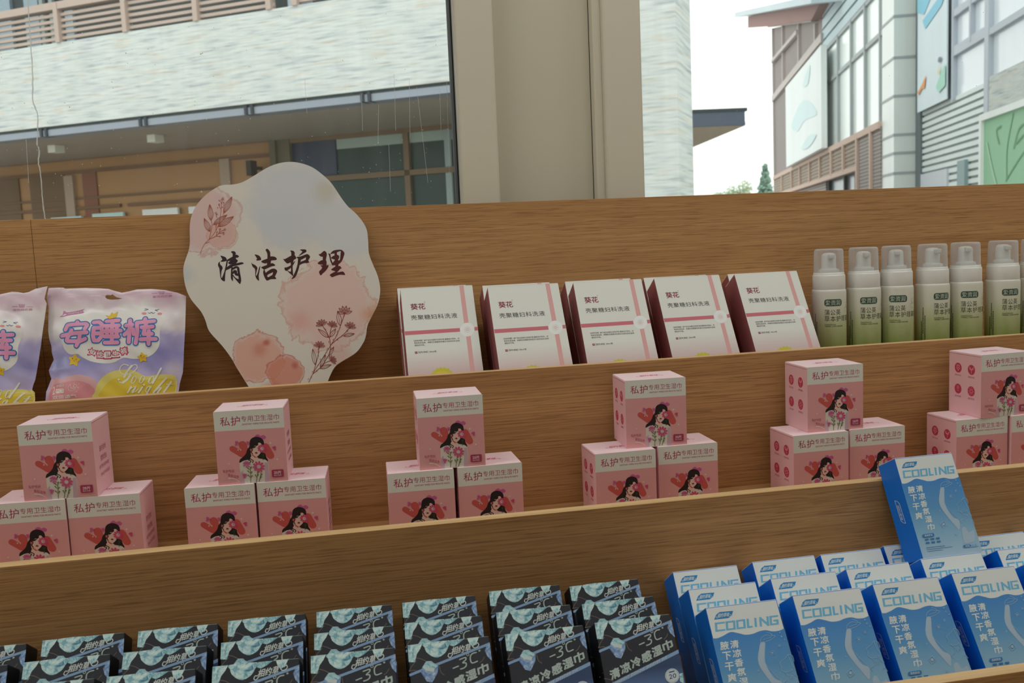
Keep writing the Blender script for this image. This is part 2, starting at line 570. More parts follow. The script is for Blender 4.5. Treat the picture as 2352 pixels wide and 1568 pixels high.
# ================================================================== the tiered shelf
SX0, SX1, SEAM = -1.70, 2.30, -.5215
Z_BACK, Z_L1, Z_L2, Z_L3 = 1.3715, 1.0845, .9146, .7534
F1, F2, F3 = 1.020, .84959, .681
sh = empty('display_shelf', (0, 1.37, 0))
tag(sh, 'tiered oak-veneer display shelf with three stepped troughs below the shop window', 'shelf')
def board(name, x0, x1, y0, y1, z0, z1, m=OAK, **mm):
    b = MB(); b.box(x0, x1, y0 - 1.37, y1 - 1.37, z0, z1, m, .0006, {'+z': EDGE} if z1 - z0 > .05 else None)
    o = b.build(name, sh); return o
board('back_panel', SEAM + .0003, SX1, 1.775, 1.793, .02, Z_BACK)
board('back_panel', SX0, SEAM - .0003, 1.775, 1.793, .02, Z_BACK)
board('riser', SX0 + .02, SX1 - .02, 1.510, 1.528, .02, Z_L1)
board('riser', SX0 + .02, SX1 - .02, 1.250, 1.271, .02, Z_L2)
board('riser', SX0 + .02, SX1 - .02, .950, .9695, .02, Z_L3)
board('shelf_floor', SX0 + .02, SX1 - .02, 1.528, 1.775, F1 - .018, F1)
board('shelf_floor', SX0 + .02, SX1 - .02, 1.271, 1.510, F2 - .018, F2)
board('shelf_floor', SX0 + .02, SX1 - .02, .9695, 1.250, F3 - .018, F3)
for x in (SX0, SX1 - .018):
    b = MB(); b.prism([(p[0] - 1.37, p[1]) for p in ((.952, 0), (.952, Z_L3 - .002), (1.252, Z_L2 - .002), (1.512, Z_L1 - .002), (1.775, Z_L1 + .1), (1.775, 0))], 0, .018, OAK)
    o = b.build('end_panel', sh); o.rotation_euler = (0, 0, R(90)); o.location = (x + .018, 0, 0)
# ================================================================== pink wipes cartons
PW, PH, PD = .1, .10971, .08044
P_BASE = mat('carton_pink', (246, 198, 206), .5, .3)
P_LOW = mat('carton_rose', (230, 168, 170), .5, .3)
P_WHITE = mat('carton_white', (230, 232, 226), .5, .3)
P_TXT = mat('ink_crimson', (176, 58, 98), .6)
P_RED = mat('ink_brick_red', (206, 92, 88), .6)
P_MAG = mat('ink_magenta', (214, 76, 124), .6)
P_PURP = mat('ink_orchid', (204, 100, 156), .6)
P_HAIR = mat('ink_black_brown', (44, 34, 36), .6)
P_SKIN = mat('ink_pale_skin', (232, 200, 190), .6)
P_DRESS = mat('ink_cream', (224, 218, 208), .6)
P_DSH = mat('ink_mauve_grey', (206, 176, 188), .6)
P_LEAF = mat('ink_olive', (112, 122, 74), .6)
P_DK = mat('ink_dark_green', (60, 74, 48), .6)
P_LIP = mat('ink_dark_red', (150, 34, 48), .6)
P_ROUND = mat('ink_rose_red', (206, 70, 98), .6)
P_SEAM = mat('carton_seam', (150, 90, 96), .7)


def pink_front():
    A = Art(face_map([(607, 207), (1665, 120), (1668, 1345), (617, 1445)], PW, PH))
    A.poly([(607, 207), (1665, 120), (1666, 452), (612, 537)], P_WHITE)
    A.poly([(612, 538), (1666, 453), (1668, 1345), (617, 1445)], P_LOW)
    A.text('私护', ((703, 300), (1003, 268), (1005, 425), (703, 447)), P_TXT, .004, 1.05)
    A.text('专用卫生湿巾', ((1020, 272), (1592, 224), (1594, 322), (1022, 368)), P_TXT, .0, 1.0)
    A.text('SANITARY WIPES FOR PRIVATE PARTS', ((1032, 397), (1592, 350), (1592, 377), (1032, 424)), P_TXT, .015)
    A.polys([smooth([(1208, 640), (1225, 590), (1268, 575), (1300, 600), (1340, 584), (1380, 615), (1362, 650), (1320, 655)], 4)], P_PURP)
    for a, c, w in (((866, 822), (1000, 915), 100), ((1022, 750), (1045, 900), 124), ((1362, 780), (1428, 928), 118)):
        A.stroke([a, c], w, P_RED); A.e -= A.STEP
    A.e += A.STEP
    A.polys([[(1020, 870), (1140, 800), (1100, 980), (1000, 965)]], P_RED)
    A.polys([[(985, 860), (935, 770), (1000, 838)]], P_LOW)
    # bust
    A.poly([(955, 1060), (1020, 1018), (1100, 1005), (1200, 990), (1300, 990), (1370, 1012), (1392, 1062), (1393, 1371), (957, 1412)], P_DRESS)
    A.poly([(1335, 1045), (1385, 1045), (1393, 1371), (1318, 1378)], P_DSH)
    A.poly([(957, 1230), (1000, 1180), (1018, 1404), (957, 1412)], P_DSH)
    A.poly([(1140, 880), (1190, 930), (1232, 950), (1250, 1010), (1180, 1060), (1120, 1030)], P_SKIN)
    A.poly([(1150, 905), (1190, 940), (1228, 962), (1190, 968), (1152, 930)], P_RED)
    A.poly([(1260, 890), (1300, 875), (1350, 895), (1365, 960), (1385, 1000), (1380, 1028), (1350, 998), (1300, 985), (1250, 975), (1222, 945), (1245, 910)], P_HAIR, 3)
    A.poly([(1140, 790), (1200, 740), (1250, 730), (1290, 705), (1330, 745), (1310, 800), (1285, 880), (1245, 930), (1222, 945), (1190, 930), (1158, 890), (1145, 850)], P_SKIN, 3)
    A.poly([(955, 1056), (965, 1000), (1010, 960), (1060, 900), (1085, 830), (1120, 780), (1124, 730), (1140, 670), (1180, 630), (1240, 614), (1300, 632), (1335, 670), (1342, 720), (1336, 765), (1310, 745), (1288, 716), (1256, 716), (1255, 748), (1228, 770), (1205, 765), (1165, 800), (1140, 850), (1132, 900), (1140, 940), (1122, 965), (1116, 1000), (1080, 1004), (1020, 1020)], P_HAIR, 3)
    A.strokes([[(1120, 950), (1118, 985), (1150, 1005), (1165, 1020), (1150, 1050)], [(1100, 980), (1095, 1010), (1128, 1022), (1112, 1050), (1092, 1056)], [(1180, 770), (1150, 800), (1165, 830), (1145, 870), (1160, 905)]], 13, P_HAIR, 4)
    A.strokes([[(1166, 800), (1190, 785), (1215, 778)]], 14, P_HAIR, 3)
    A.poly([(1158, 806), (1185, 786), (1214, 782), (1200, 800), (1178, 806)], P_HAIR); A.ell((1140, 836), 16, 20, P_RED); A.ell((1218, 885), 20, 13, P_LIP)
    A.petals((1310, 812), 12, 74, 30, range(8, 368, 36), P_MAG)
    A.petals((1310, 812), 4, 34, 6, range(8, 368, 36), P_WHITE)
    A.strokes([[(1322, 880), (1318, 940), (1310, 1005)], [(1318, 940), (1340, 905)], [(1316, 950), (1296, 905)]], 9, P_DK)
    # flowers on the dress
    A.strokes([[(1112, 1120), (1112, 1200), (1105, 1382)], [(1218, 1200), (1205, 1290), (1188, 1372)], [(1275, 1190), (1258, 1270), (1232, 1366)]], 9, P_LEAF, 4)
    for p, q in (((1112, 1180), (1072, 1140)), ((1112, 1160), (1130, 1120)), ((1110, 1230), (1072, 1190)), ((1110, 1240), (1132, 1205)), ((1108, 1300), (1072, 1262)), ((1108, 1305), (1132, 1270)), ((1200, 1310), (1182, 1255)), ((1205, 1290), (1225, 1250)), ((1215, 1230), (1242, 1195)), ((1255, 1280), (1282, 1240)), ((1245, 1320), (1268, 1285))):
        A.stroke([p, q], 4, P_LEAF, w2=18); A.e -= A.STEP
    A.e += A.STEP
    A.petals((1060, 1080), 6, 62, 24, (200, 232, 262, 292, 322, 352, 150, 95, 50), P_PURP); A.petals((1060, 1080), 2, 32, 9, (232, 262, 292, 322), P_MAG)
    A.petals((1240, 1115), 8, 98, 34, range(-80, 280, 36), P_MAG); A.petals((1240, 1115), 40, 92, 16, (20, 60, 95, 135, 170, 205), P_PURP); A.petals((1240, 1115), 2, 36, 8, range(-80, 280, 36), P_WHITE)
    for c, s_, a in (((1018, 1290), 1.0, -85), ((1500, 815), .85, -110), ((925, 740), .95, -60), ((1098, 735), .8, -75)):
        A.petals(c, -34 * s_, 62 * s_, 30 * s_, (a - 30, a, a + 30), P_MAG if c[0] == 1500 else P_PURP); A.petals(c, -20 * s_, 40 * s_, 8 * s_, (a - 14, a + 14), P_MAG)
    for c, r_ in (((1440, 715), 26), ((945, 838), 17), ((1525, 985), 22), ((795, 1073), 20)):
        A.star(c, r_, r_ * .3, 4, P_WHITE)
    A.text('私护专研', ((695, 1178), (868, 1168), (870, 1216), (697, 1228)), P_TXT)
    A.text('柔韧洁净', ((768, 1240), (930, 1268), (932, 1318), (768, 1288)), P_TXT)
    A.stroke([(775, 1318), (845, 1322), (900, 1345), (936, 1372)], 14, P_WHITE, 4, w2=6)
    A.poly([(1444, 1165), (1598, 1153), (1610, 1164), (1608, 1268), (1596, 1280), (1446, 1292), (1432, 1280), (1430, 1178)], P_TXT)
    A.text('20片', ((1464, 1186), (1574, 1176), (1574, 1232), (1464, 1240)), P_WHITE, .012)
    A.text('独立包装', ((1462, 1249), (1572, 1240), (1572, 1262), (1462, 1271)), P_WHITE)
    return A


def pink_left():
    A = Art()          # x runs from the back (-) to the front (+), as seen from the left
    h = PH
    for (u, v, lab) in ((-.0165, .742, '呵护私处'), (.0165, .742, '柔韧亲肤'), (-.0165, .40, '洁净清爽'), (.0165, .40, '温和舒适')):
        A.ell((u, v * h), .0088, .0088, P_ROUND, 28)
        A.text(lab, (u - .0078, (v - .105) * h, u + .0078, (v - .135) * h), P_TXT)
    s = lambda pts, u, v: [(u + x * .0088, v * h + y * .0088) for x, y in pts]
    A.strokes([s([(0, -.1), (-.4, .3), (-.25, .6), (0, .4), (.25, .6), (.4, .3), (0, -.1)], -.0165, .742), s([(-.55, 0), (0, -.5), (.55, 0)], -.0165, .742), s([(0, -.5), (0, -.7)], -.0165, .742)], .0007, P_BASE)
    A.strokes([s([(0, -.7), (0, 0), (-.5, .55), (-.5, .1), (0, 0), (.5, .55), (.5, .1), (0, 0)], .0165, .742)], .0007, P_BASE)
    A.ring((.0165, .40 * h), .0034, .0034, .0007, P_BASE)
    A.strokes([s([(math.cos(a) * .62, math.sin(a) * .62), (math.cos(a) * .75, math.sin(a) * .75)], .0165, .40) for a in [i * math.pi / 4 for i in range(8)]], .0007, P_BASE)
    A.strokes([s([(-.2, .5), (.2, .5), (.2, .1), (-.2, .1), (-.2, .5)], -.0165, .40), s([(-.2, -.3), (.2, -.3)], -.0165, .40)], .0006, P_BASE)
    A.stroke([(-.039, PH - .0035), (.0385, PH - .0035)], .0004, P_SEAM)
    return A


def pink_right():
    A = Art(); h = PH
    A.text('随时随地', (-.015, .62 * h, .015, .54 * h), P_TXT); A.text('擦除烦恼', (-.013, .49 * h, .015, .41 * h), P_TXT)
    A.text('ANYTIME ANYWHERE', (-.022, .365 * h, .024, .315 * h), P_TXT); A.text('ERASE WORRIES', (-.017, .26 * h, .024, .215 * h), P_TXT)
    A.stroke([(-.0385, PH - .0035), (.039, PH - .0035)], .0004, P_SEAM)
    return A


def brand_script(A, x0, y0, x1, y1, m, w=None):
    """the maker's slanted four-character script with a curl at either end"""
    q = (x1 - x0); hgt = (y1 - y0); w = w or abs(q) * .014
    L = lambda u, v: (x0 + q * u, y0 + hgt * v)
    A.text('相约草味', (L(.2, 1.0), L(.88, 1.0), L(.8, .12), L(.12, .12)), m, .012)
    A.stroke([L(.24, .14), L(.12, -.02), L(.02, .12), L(.04, .36), L(.12, .32)], w, m, 5)
    A.stroke([L(.78, .2), L(.9, .42), L(.98, .3), L(.96, .05), L(.9, .12)], w, m, 5)


def make_pink():
    b = MB(); b.box(-PW / 2, PW / 2, -PD / 2, PD / 2, 0, PH - .0008, P_BASE, .0009)
    b.art(pink_front(), FRONT(-PD / 2)); b.art(pink_left(), lambda u, z, e: (-PW / 2 - e, -u, z)); b.art(pink_right(), BACKX(PW / 2, 1))
    o = b.build('wipes_carton')
    b = MB(); b.box(-PW / 2 + .0006, PW / 2 - .0006, -PD / 2 + .0006, PD / 2 - .0004, PH - .0008, PH, mat('carton_lid_pink', (252, 224, 232), .5, .3), .0003)
    A = Art(); brand_script(A, -.022, -.008, .024, .006, P_MAG); b.art(A, TOPZ(PH)); b.build('lid', o)
    return o


PINK = [('T', -.407, 1.401, -3.3), ('R', -.350, 1.397, -2.8), ('L', -.452, 1.400, -2.7), ('T', -.140, 1.396, -3.1), ('R', -.086, 1.391, -3.2), ('L', -.189, 1.395, -4.0),
        ('T', .155, 1.382, -1.2), ('R', .211, 1.379, .7), ('L', .105, 1.377, -1.5), ('T', .488, 1.405, -2.8), ('R', .538, 1.399, -1.1), ('L', .430, 1.389, .6),
        ('T', .802, 1.408, -.8), ('R', .876, 1.403, -.8), ('L', .769, 1.396, 1.6), ('T', 1.121, 1.406, 2.7), ('R', 1.180, 1.403, .8), ('L', 1.075, 1.405, .8)]
NTH = ['first', 'second', 'third', 'fourth', 'fifth', 'sixth']
BELOW = ['below the pastel pouches', 'below the cloud-shaped sign', 'right of the sign', 'below the white cartons', 'below the first bottles', 'at the right edge']
pk = make_pink()
for i, (w_, x, y, a) in enumerate(PINK):
    o = pk if i == 0 else copy_tree(pk)
    a = R(a); o.location = (x - PD / 2 * math.sin(a), y + PD / 2 * math.cos(a), F2 + (PH if w_ == 'T' else 0) + .0001); o.rotation_euler = (0, 0, a)
    s_ = i // 3
    what = {'T': 'topmost pink wipes box of the %s pyramid from the left, %s', 'R': 'lower right pink wipes box of the %s pyramid from the left, %s', 'L': 'lower left pink wipes box of the %s pyramid from the left, %s'}[w_]
    tag(o, what % (NTH[s_], BELOW[s_]), 'box', 'pink wipes boxes stacked in pyramids')
# ================================================================== leaning cartons: shared placing
def place_leaning(o, ftx, fty, ftz, h, d, tilt, yaw=0.0):
    """front-top-centre of the carton is at ft; the carton leans back by tilt and is turned by yaw"""
    rot = Matrix.Rotation(yaw, 4, 'Z') @ Matrix.Rotation(-tilt, 4, 'X')
    base = Vector((ftx, fty, ftz)) + rot @ Vector((0, d / 2, -h))
    o.location = base; o.rotation_euler = (-tilt, 0, yaw)


# ================================================================== white wash cartons
CW, CH, CD = .128, .207, .0506
W_FACE = mat('carton_pearl_white', (226, 228, 224), .5, .35)
W_SIDE = mat('carton_maroon', (166, 98, 100), .55, .3)
W_EDGE = mat('carton_card_edge', (226, 222, 216), .7)
W_BAND = mat('band_rose', (206, 112, 126), .55)
W_PALE = mat('band_pale_rose', (222, 168, 168), .55)
W_DISC = mat('disc_pearl', (236, 238, 240), .4)
W_INK = mat('ink_charcoal', (58, 58, 62), .6)
W_MAR = mat('ink_maroon', (138, 46, 74), .6)
W_GOLD = mat('petal_lime_yellow', (206, 200, 60), .6)
k = NT('carton_blush_fade', .5, .35); v = k.coord('Object', (1, 1, 1)); sx = k.n('ShaderNodeSeparateXYZ'); k.l(v, sx.inputs[0])
mr = k.n('ShaderNodeMapRange'); mr.inputs[1].default_value = .035; mr.inputs[2].default_value = .085; k.l(sx.outputs[2], mr.inputs[0])
W_FRONT = k.base(k.ramp(mr.outputs[0], [(0, lin((214, 184, 186))), (1, lin((226, 228, 224)))]))


def make_white():
    A = Art(face_map([(939, 384), (1574, 350), (1749, 1306), (1081, 1356)], CW, CH), (0, 0), 1.0)
    A.poly([(1459, 357), (1497, 355), (1560, 691), (1520, 694)], W_PALE)
    A.poly([(1545, 813), (1584, 810), (1672, 1309), (1632, 1312)], W_PALE)
    A.poly([(998, 769), (1484, 738), (1490, 771), (1004, 804)], W_BAND)
    A.poly([(1612, 730), (1640, 727), (1646, 759), (1618, 762)], W_BAND)
    A.ell((1552, 752), 64, 62, W_DISC); A.petals((1552, 752), 8, 32, 17, range(0, 360, 45), W_FACE); A.ring((1552, 752), 11, 11, 4, W_PALE)
    A.text('葵花', ((1034, 522), (1160, 516), (1172, 569), (1046, 578)), W_MAR, .02); A.ring((1160, 507), 5, 5, 1.5, W_MAR)
    A.text('壳聚糖妇科洗液', ((1043, 625), (1449, 602), (1460, 646), (1052, 669)), W_INK, .004, 1.12)
    for i, (s_, x1) in enumerate((('【适用范围】该产品在创面形成保护层,缓解由外阴炎、非', 1485), ('特异性滴虫病、淋菌性及霉菌性阴道炎引起的症状,起物', 1489), ('理防护作用。', 1182))):
        x0 = 1083 + i * 4; y = 847 + i * 20.5; r_ = (x1 - x0) * -.058
        A.text(s_, ((x0, y), (x1, y + r_), (x1 + 3, y + r_ + 15), (x0 + 3, y + 15)), W_INK)
    A.poly([(1098, 951), (1119, 949), (1123, 968), (1102, 970)], W_MAR)
    A.text('外', ((1103, 954), (1115, 953), (1118, 964), (1106, 966)), W_FACE)
    A.text('【型号.规格】200ml/瓶', ((1128, 949), (1288, 939), (1291, 955), (1131, 966)), W_INK)
    A.petals((1352, 1205), 20, 118, 50, range(-170, 0, 18), W_GOLD); A.petals((1352, 1205), 10, 86, 44, range(-161, 0, 20), mat('petal_yellow', (226, 200, 70), .6)); A.ell((1352, 1205), 40, 34, mat('seed_brown', (120, 84, 44), .7))
    b = MB(); b.box(-CW / 2, CW / 2, -CD / 2, CD / 2, 0, CH - .001, W_FACE, .0007, {'-y': W_FRONT, '-x': W_SIDE, '+x': W_SIDE})
    b.art(A, FRONT(-CD / 2))
    o = b.build('wash_carton')
    b = MB(); b.box(-CW / 2 + .0005, CW / 2 - .0005, -CD / 2 + .0003, CD / 2 - .0005, CH - .001, CH, W_EDGE, .0003); b.build('top_flap', o)
    return o


WHITE = [(.1722, 1.6510, 1.2226, -.3), (.3231, 1.6237, 1.2194, .4), (.4814, 1.6330, 1.2185, -.8), (.6391, 1.6482, 1.2181, .4), (.8021, 1.6590, 1.2172, .7)]
WHITE_B = [(.1712, 1.7270, 1.2200, 0), (.3271, 1.7092, 1.2175, 0), (.4824, 1.7002, 1.2175, 0), (.6443, 1.7235, 1.2156, 0), (.8180, 1.7265, 1.2140, 0)]
wc = make_white(); TW = R(31.87)
for row, L in (('front', WHITE), ('rear', WHITE_B)):
    for i, (x, y, z, a) in enumerate(L):
        o = wc if (row == 'front' and i == 0) else copy_tree(wc)
        place_leaning(o, x, y, z, CH, CD, TW, R(a))
        t = 'white wash carton with rose cross bands, %s of the leaning row from the cloud-shaped sign' % NTH[i] if row == 'front' else 'white wash carton mostly hidden behind the %s white carton from the cloud-shaped sign' % NTH[i]
        tag(o, t, 'box', 'white wash cartons leaning in pairs')

# ================================================================== black icy wipes cartons
KW, KH, KD = .0978, .147, .0405
K_BASE = mat('carton_black', (34, 38, 50), .38, .45)
K_SIDE = mat('carton_black_side', (24, 24, 28), .45, .4)
K_STRIP = mat('band_ice_blue', (136, 168, 208), .5)
K_WHITE = mat('ink_ice_white', (206, 216, 216), .55)
K_TXT = mat('ink_silver', (176, 192, 190), .5)
K_FLECK = mat('ink_stone_fleck', (120, 104, 96), .6)
k = NT('ice_print', .4, .4); v = k.coord('Object', (1, 1, 1)); n = k.noise(v, 95, 5, .62, 1.6)
K_ICE = k.base(k.ramp(n, [(.30, lin((64, 116, 150))), (.42, lin((130, 184, 202))), (.54, lin((190, 226, 230))), (.68, lin((232, 246, 244)))]))
k = NT('ice_print_blue', .4, .4); v = k.coord('Object', (1, 1, 1)); n = k.noise(v, 120, 4, .6, 1.2)
K_ICE2 = k.base(k.ramp(n, [(.3, lin((60, 92, 160))), (.5, lin((126, 160, 206))), (.7, lin((206, 220, 236)))]))
k = NT('carton_night_blue', .4, .4); v = k.coord('Object', (1, 1, 1)); sx = k.n('ShaderNodeSeparateXYZ'); k.l(v, sx.inputs[0]); n = k.noise(k.coord('Object', (40, 40, 60)), 1, 3)
mr = k.n('ShaderNodeMapRange'); mr.inputs[1].default_value = .085; mr.inputs[2].default_value = .0; k.l(sx.outputs[2], mr.inputs[0])
K_BLUE = k.base(k.ramp(mr.outputs[0], [(0, lin((52, 72, 112))), (.35, lin((104, 136, 188))), (1, lin((150, 186, 220)))]))


def make_black():
    A = Art(face_map([(159, 671), (1255, 539), (1651, 2367), (492, 2537)], KW, KH))
    random.seed(3)
    A.poly([(365, 1610), (1385, 1085), (1651, 2367), (492, 2537)], K_BLUE)
    for i in range(70):
        x = random.uniform(230, 1330); y = random.uniform(760, 1500) - (x - 230) * .12
        if y > 1640 - (x - 300) * .52: continue
        A.ell((x, y), random.uniform(2, 6), random.uniform(2, 5), K_FLECK, 6); A.e -= A.STEP
    A.strokes([[(285, 845), (350, 855), (400, 875), (450, 900)], [(215, 1030), (245, 960), (300, 880)], [(215, 1030), (290, 1015), (350, 1050)], [(620, 960), (650, 1040), (700, 1080)], [(1170, 910), (1200, 880), (1225, 830)], [(300, 1480), (380, 1490), (430, 1520)]], 9, K_FLECK, 4)
    A.poly([(228, 1102), (221, 1066), (1276, 628), (1284, 664)], K_STRIP)
    A.poly([(335, 1640), (322, 1585), (1378, 1058), (1388, 1110)], K_STRIP)
    A.poly([(159, 671), (358, 647), (335, 720), (295, 795), (282, 905), (196, 905)], K_ICE)
    A.poly([(372, 645), (722, 603), (716, 690), (690, 762), (655, 800), (585, 842), (500, 820), (425, 765), (392, 700)], K_ICE, 2)
    A.poly([(735, 602), (925, 579), (860, 640), (790, 685), (738, 672)], K_ICE)
    A.poly([(960, 574), (1120, 555), (1098, 640), (1050, 690), (1000, 650)], K_ICE)
    A.poly([(1262, 640), (1284, 665), (1330, 885), (1262, 822), (1218, 742), (1236, 680)], K_ICE2)
    A.poly([(430, 893), (505, 888), (535, 915), (606, 940), (606, 1050), (545, 1188), (470, 1170), (410, 1090), (372, 1035), (388, 975)], K_ICE2)
    A.poly([(430, 893), (505, 888), (535, 915), (600, 945), (560, 1000), (440, 1015), (395, 980)], K_ICE)
    A.poly([(420, 985), (560, 985), (555, 1035), (440, 1020)], K_WHITE)
    A.text('相约草', ((770, 700), (1030, 640), (1020, 745), (768, 805)), K_WHITE, .022)
    A.strokes([[(790, 780), (760, 835), (728, 825), (735, 785), (765, 785)], [(1020, 640), (1060, 700), (1100, 700), (1128, 670), (1110, 635), (1085, 660)]], 12, K_WHITE, 5)
    A.strokes([[(812, 988), (880, 958)], [(888, 868), (962, 840), (972, 868), (935, 912), (978, 915), (985, 955), (955, 985), (915, 998)], [(1105, 770), (1055, 785), (1030, 825), (1042, 890), (1070, 915), (1132, 890)]], 17, K_TXT, 5)
    A.ring((993, 800), 20, 20, 8, K_TXT); A.star((1146, 745), 20, 9, 5, K_TXT)
    for i, ch in enumerate('清凉冷感湿巾'):
        x, y = 455 + i * 153.0, 1405 - i * 81.5; hw = 66
        A.text(ch, ((x - hw - 18, y - hw + 32), (x + hw - 18, y - hw - 30), (x + hw + 18, y + hw - 32), (x - hw + 18, y + hw + 30)), K_TXT, .045); A.e -= A.STEP
    A.e += A.STEP
    for i in range(30):       # small white lettering on the lower band, too small to read
        if i % 9 == 8: continue
        x = 470 + i * 25; y = 1545 - i * 12.6; q = 12 + (i * 7) % 13
        A.stroke([(x, y - q), (x + 4, y + q)], 7, K_WHITE, cap=False); A.e -= A.STEP
        A.stroke([(x - 6, y - q + (i * 5) % 11), (x + 16, y - q - 8 + (i * 5) % 11)], 5, K_WHITE, cap=False); A.e -= A.STEP
    A.e += A.STEP
    A.ell((1288, 1440), 104, 106, K_WHITE, 32); A.ring((1288, 1440), 94, 96, 6, K_STRIP, 32)
    A.text('20', ((1238, 1425), (1340, 1400), (1350, 1465), (1246, 1492)), mat('ink_deep_blue', (58, 74, 132), .6), .02)
    A.stroke([(1240, 1392), (1320, 1372)], 18, mat('ink_deep_blue'), cap=False)
    A.poly([(1395, 1410), (1440, 1400), (1460, 1560), (1400, 1520)], K_ICE)
    for c, s_ in (((900, 1640), 90), ((720, 1760), 120), ((1150, 1700), 100)):
        A.poly([(c[0] - s_, c[1]), (c[0] - s_ * .4, c[1] - s_ * .8), (c[0] + s_ * .6, c[1] - s_ * .7), (c[0] + s_, c[1] + s_ * .1), (c[0] + s_ * .2, c[1] + s_ * .9)], K_ICE2)
    b = MB(); b.box(-KW / 2, KW / 2, -KD / 2, KD / 2, 0, KH - .0008, K_SIDE, .0007, {'-y': K_BASE}); b.art(A, FRONT(-KD / 2))
    B_ = Art(); grey = mat('ink_dim_grey', (62, 62, 68), .6)
    for v_ in range(9):
        B_.rect(-.004, .05 + v_ * .006, .004 - (v_ % 3) * .002, .0525 + v_ * .006, grey); B_.e -= B_.STEP
    b.art(B_, lambda u, z, e: (-KW / 2 - e, -u, z)); b.art(B_, BACKX(KW / 2, 1))
    o = b.build('icy_wipes_carton')
    b = MB(); b.box(-KW / 2 + .0005, KW / 2 - .0005, -KD / 2 + .0003, KD / 2 - .0005, KH - .0008, KH, K_SIDE, .0003, {'-y': K_ICE}); b.build('end_flap', o)
    return o


TK = R(33.8); ZK = F3 + KD * math.sin(TK) + KH * math.cos(TK) + .0003
KX = [(.334, .334, .334), (.221, .222, .225), (.104, .105, .107), (-.009, -.0065, -.005), (-.120, -.118, -.117), (-.2365, -.232, -.227), (-.3475, -.345, -.342), (-.463, -.4605, -.4575), (-.578, -.575, -.572)]
KA = [(.3, .3, .6), (.2, -.5, -1.3), (-.6, -1.5, -.8), (-2.0, -1.4, -1.0), (-2.6, -2.2, -1.4), (-3.7, -4.0, -1.9), (-2.4, -2.2, -1.7), (-2.2, -2.0, -2.0), (-2, -2, -2)]
KY = [(1.071, 1.132, 1.197), (1.069, 1.137, 1.210), (1.071, 1.136, 1.205), (1.072, 1.136, 1.206), (1.075, 1.141, 1.209), (1.081, 1.144, 1.208), (1.087, 1.151, 1.2135), (1.092, 1.155, 1.2135), (1.094, 1.157, 1.2135)]
bk = make_black(); first = True
ORD = ['nearest', 'second', 'third', 'fourth', 'fifth', 'sixth', 'seventh', 'eighth', 'ninth']
for c in range(9):
    for r_ in range(3):
        if c == 8: continue
        o = bk if first else copy_tree(bk); first = False
        place_leaning(o, KX[c][r_], KY[c][r_], ZK, KH, KD, TK, R(KA[c][r_]))
        tag(o, 'black icy wipes box, %s of three in the %s black file from the blue boxes' % (('front', 'middle', 'rear')[r_], ORD[c]), 'box', 'black icy wipes boxes in files')

# ================================================================== blue wipes cartons
BW, BH, BD = .096, .1472, .0455
B_FACE = mat('carton_cool_white', (222, 228, 230), .42, .4)
B_SIDE = mat('carton_azure', (8, 122, 232), .42, .4)
B_LOGO = mat('ink_azure', (40, 132, 196), .5)
B_COOL = mat('ink_sky_blue', (112, 186, 226), .5)
B_WHITE = mat('ink_frost', (220, 228, 228), .5)
B_SMEAR = mat('ink_frost_smear', (170, 192, 214), .5)
B_LINE = mat('ink_pale_line', (150, 190, 222), .5)
B_PILL = mat('ink_pill_blue', (58, 124, 186), .5)
k = NT('carton_water_blue', .42, .4); v = k.coord('Object', (1, 1, 1)); sx = k.n('ShaderNodeSeparateXYZ'); k.l(v, sx.inputs[0])
mr = k.n('ShaderNodeMapRange'); mr.inputs[1].default_value = 0; mr.inputs[2].default_value = .115; k.l(sx.outputs[2], mr.inputs[0])
B_GRAD = k.base(k.ramp(mr.outputs[0], [(0, lin((170, 198, 222))), (.25, lin((142, 186, 214))), (.6, lin((92, 154, 206))), (1, lin((64, 134, 208)))]))


def block_word(A, word, L, w, m):
    """square-cut sans lettering on a unit grid: L(u, v) maps a cell"""
    G_ = {'C': [[(1, 1), (0, 1), (0, 0), (1, 0)]], 'O': [[(0, 1), (1, 1), (1, 0), (0, 0), (0, 1)]], 'L': [[(0, 1), (0, 0), (.8, 0)]], 'I': [[(.5, 1), (.5, 0)]],
          'N': [[(0, 0), (0, 1)], [(0, 1), (1, 0)], [(1, 0), (1, 1)]], 'G': [[(1, 1), (0, 1), (0, 0), (1, 0), (1, .45), (.55, .45)]]}
    for i, ch in enumerate(word):
        for st in G_[ch]:
            q = [L(i, p[0], p[1]) for p in st]; n = len(q)
            for j in range(n - 1):
                a = np.array(q[j]); c = np.array(q[j + 1]); d = c - a; ln = np.hypot(*d); d = d / ln; vert = abs(st[j][0] - st[j + 1][0]) < .01 or ch == 'N'
                ww = w if vert else w * .68
                A.stroke([a - d * w * .5 * (.68 if vert else 1), c + d * w * .5 * (.68 if vert else 1)], ww, m, cap=False); A.e -= A.STEP
    A.e += A.STEP


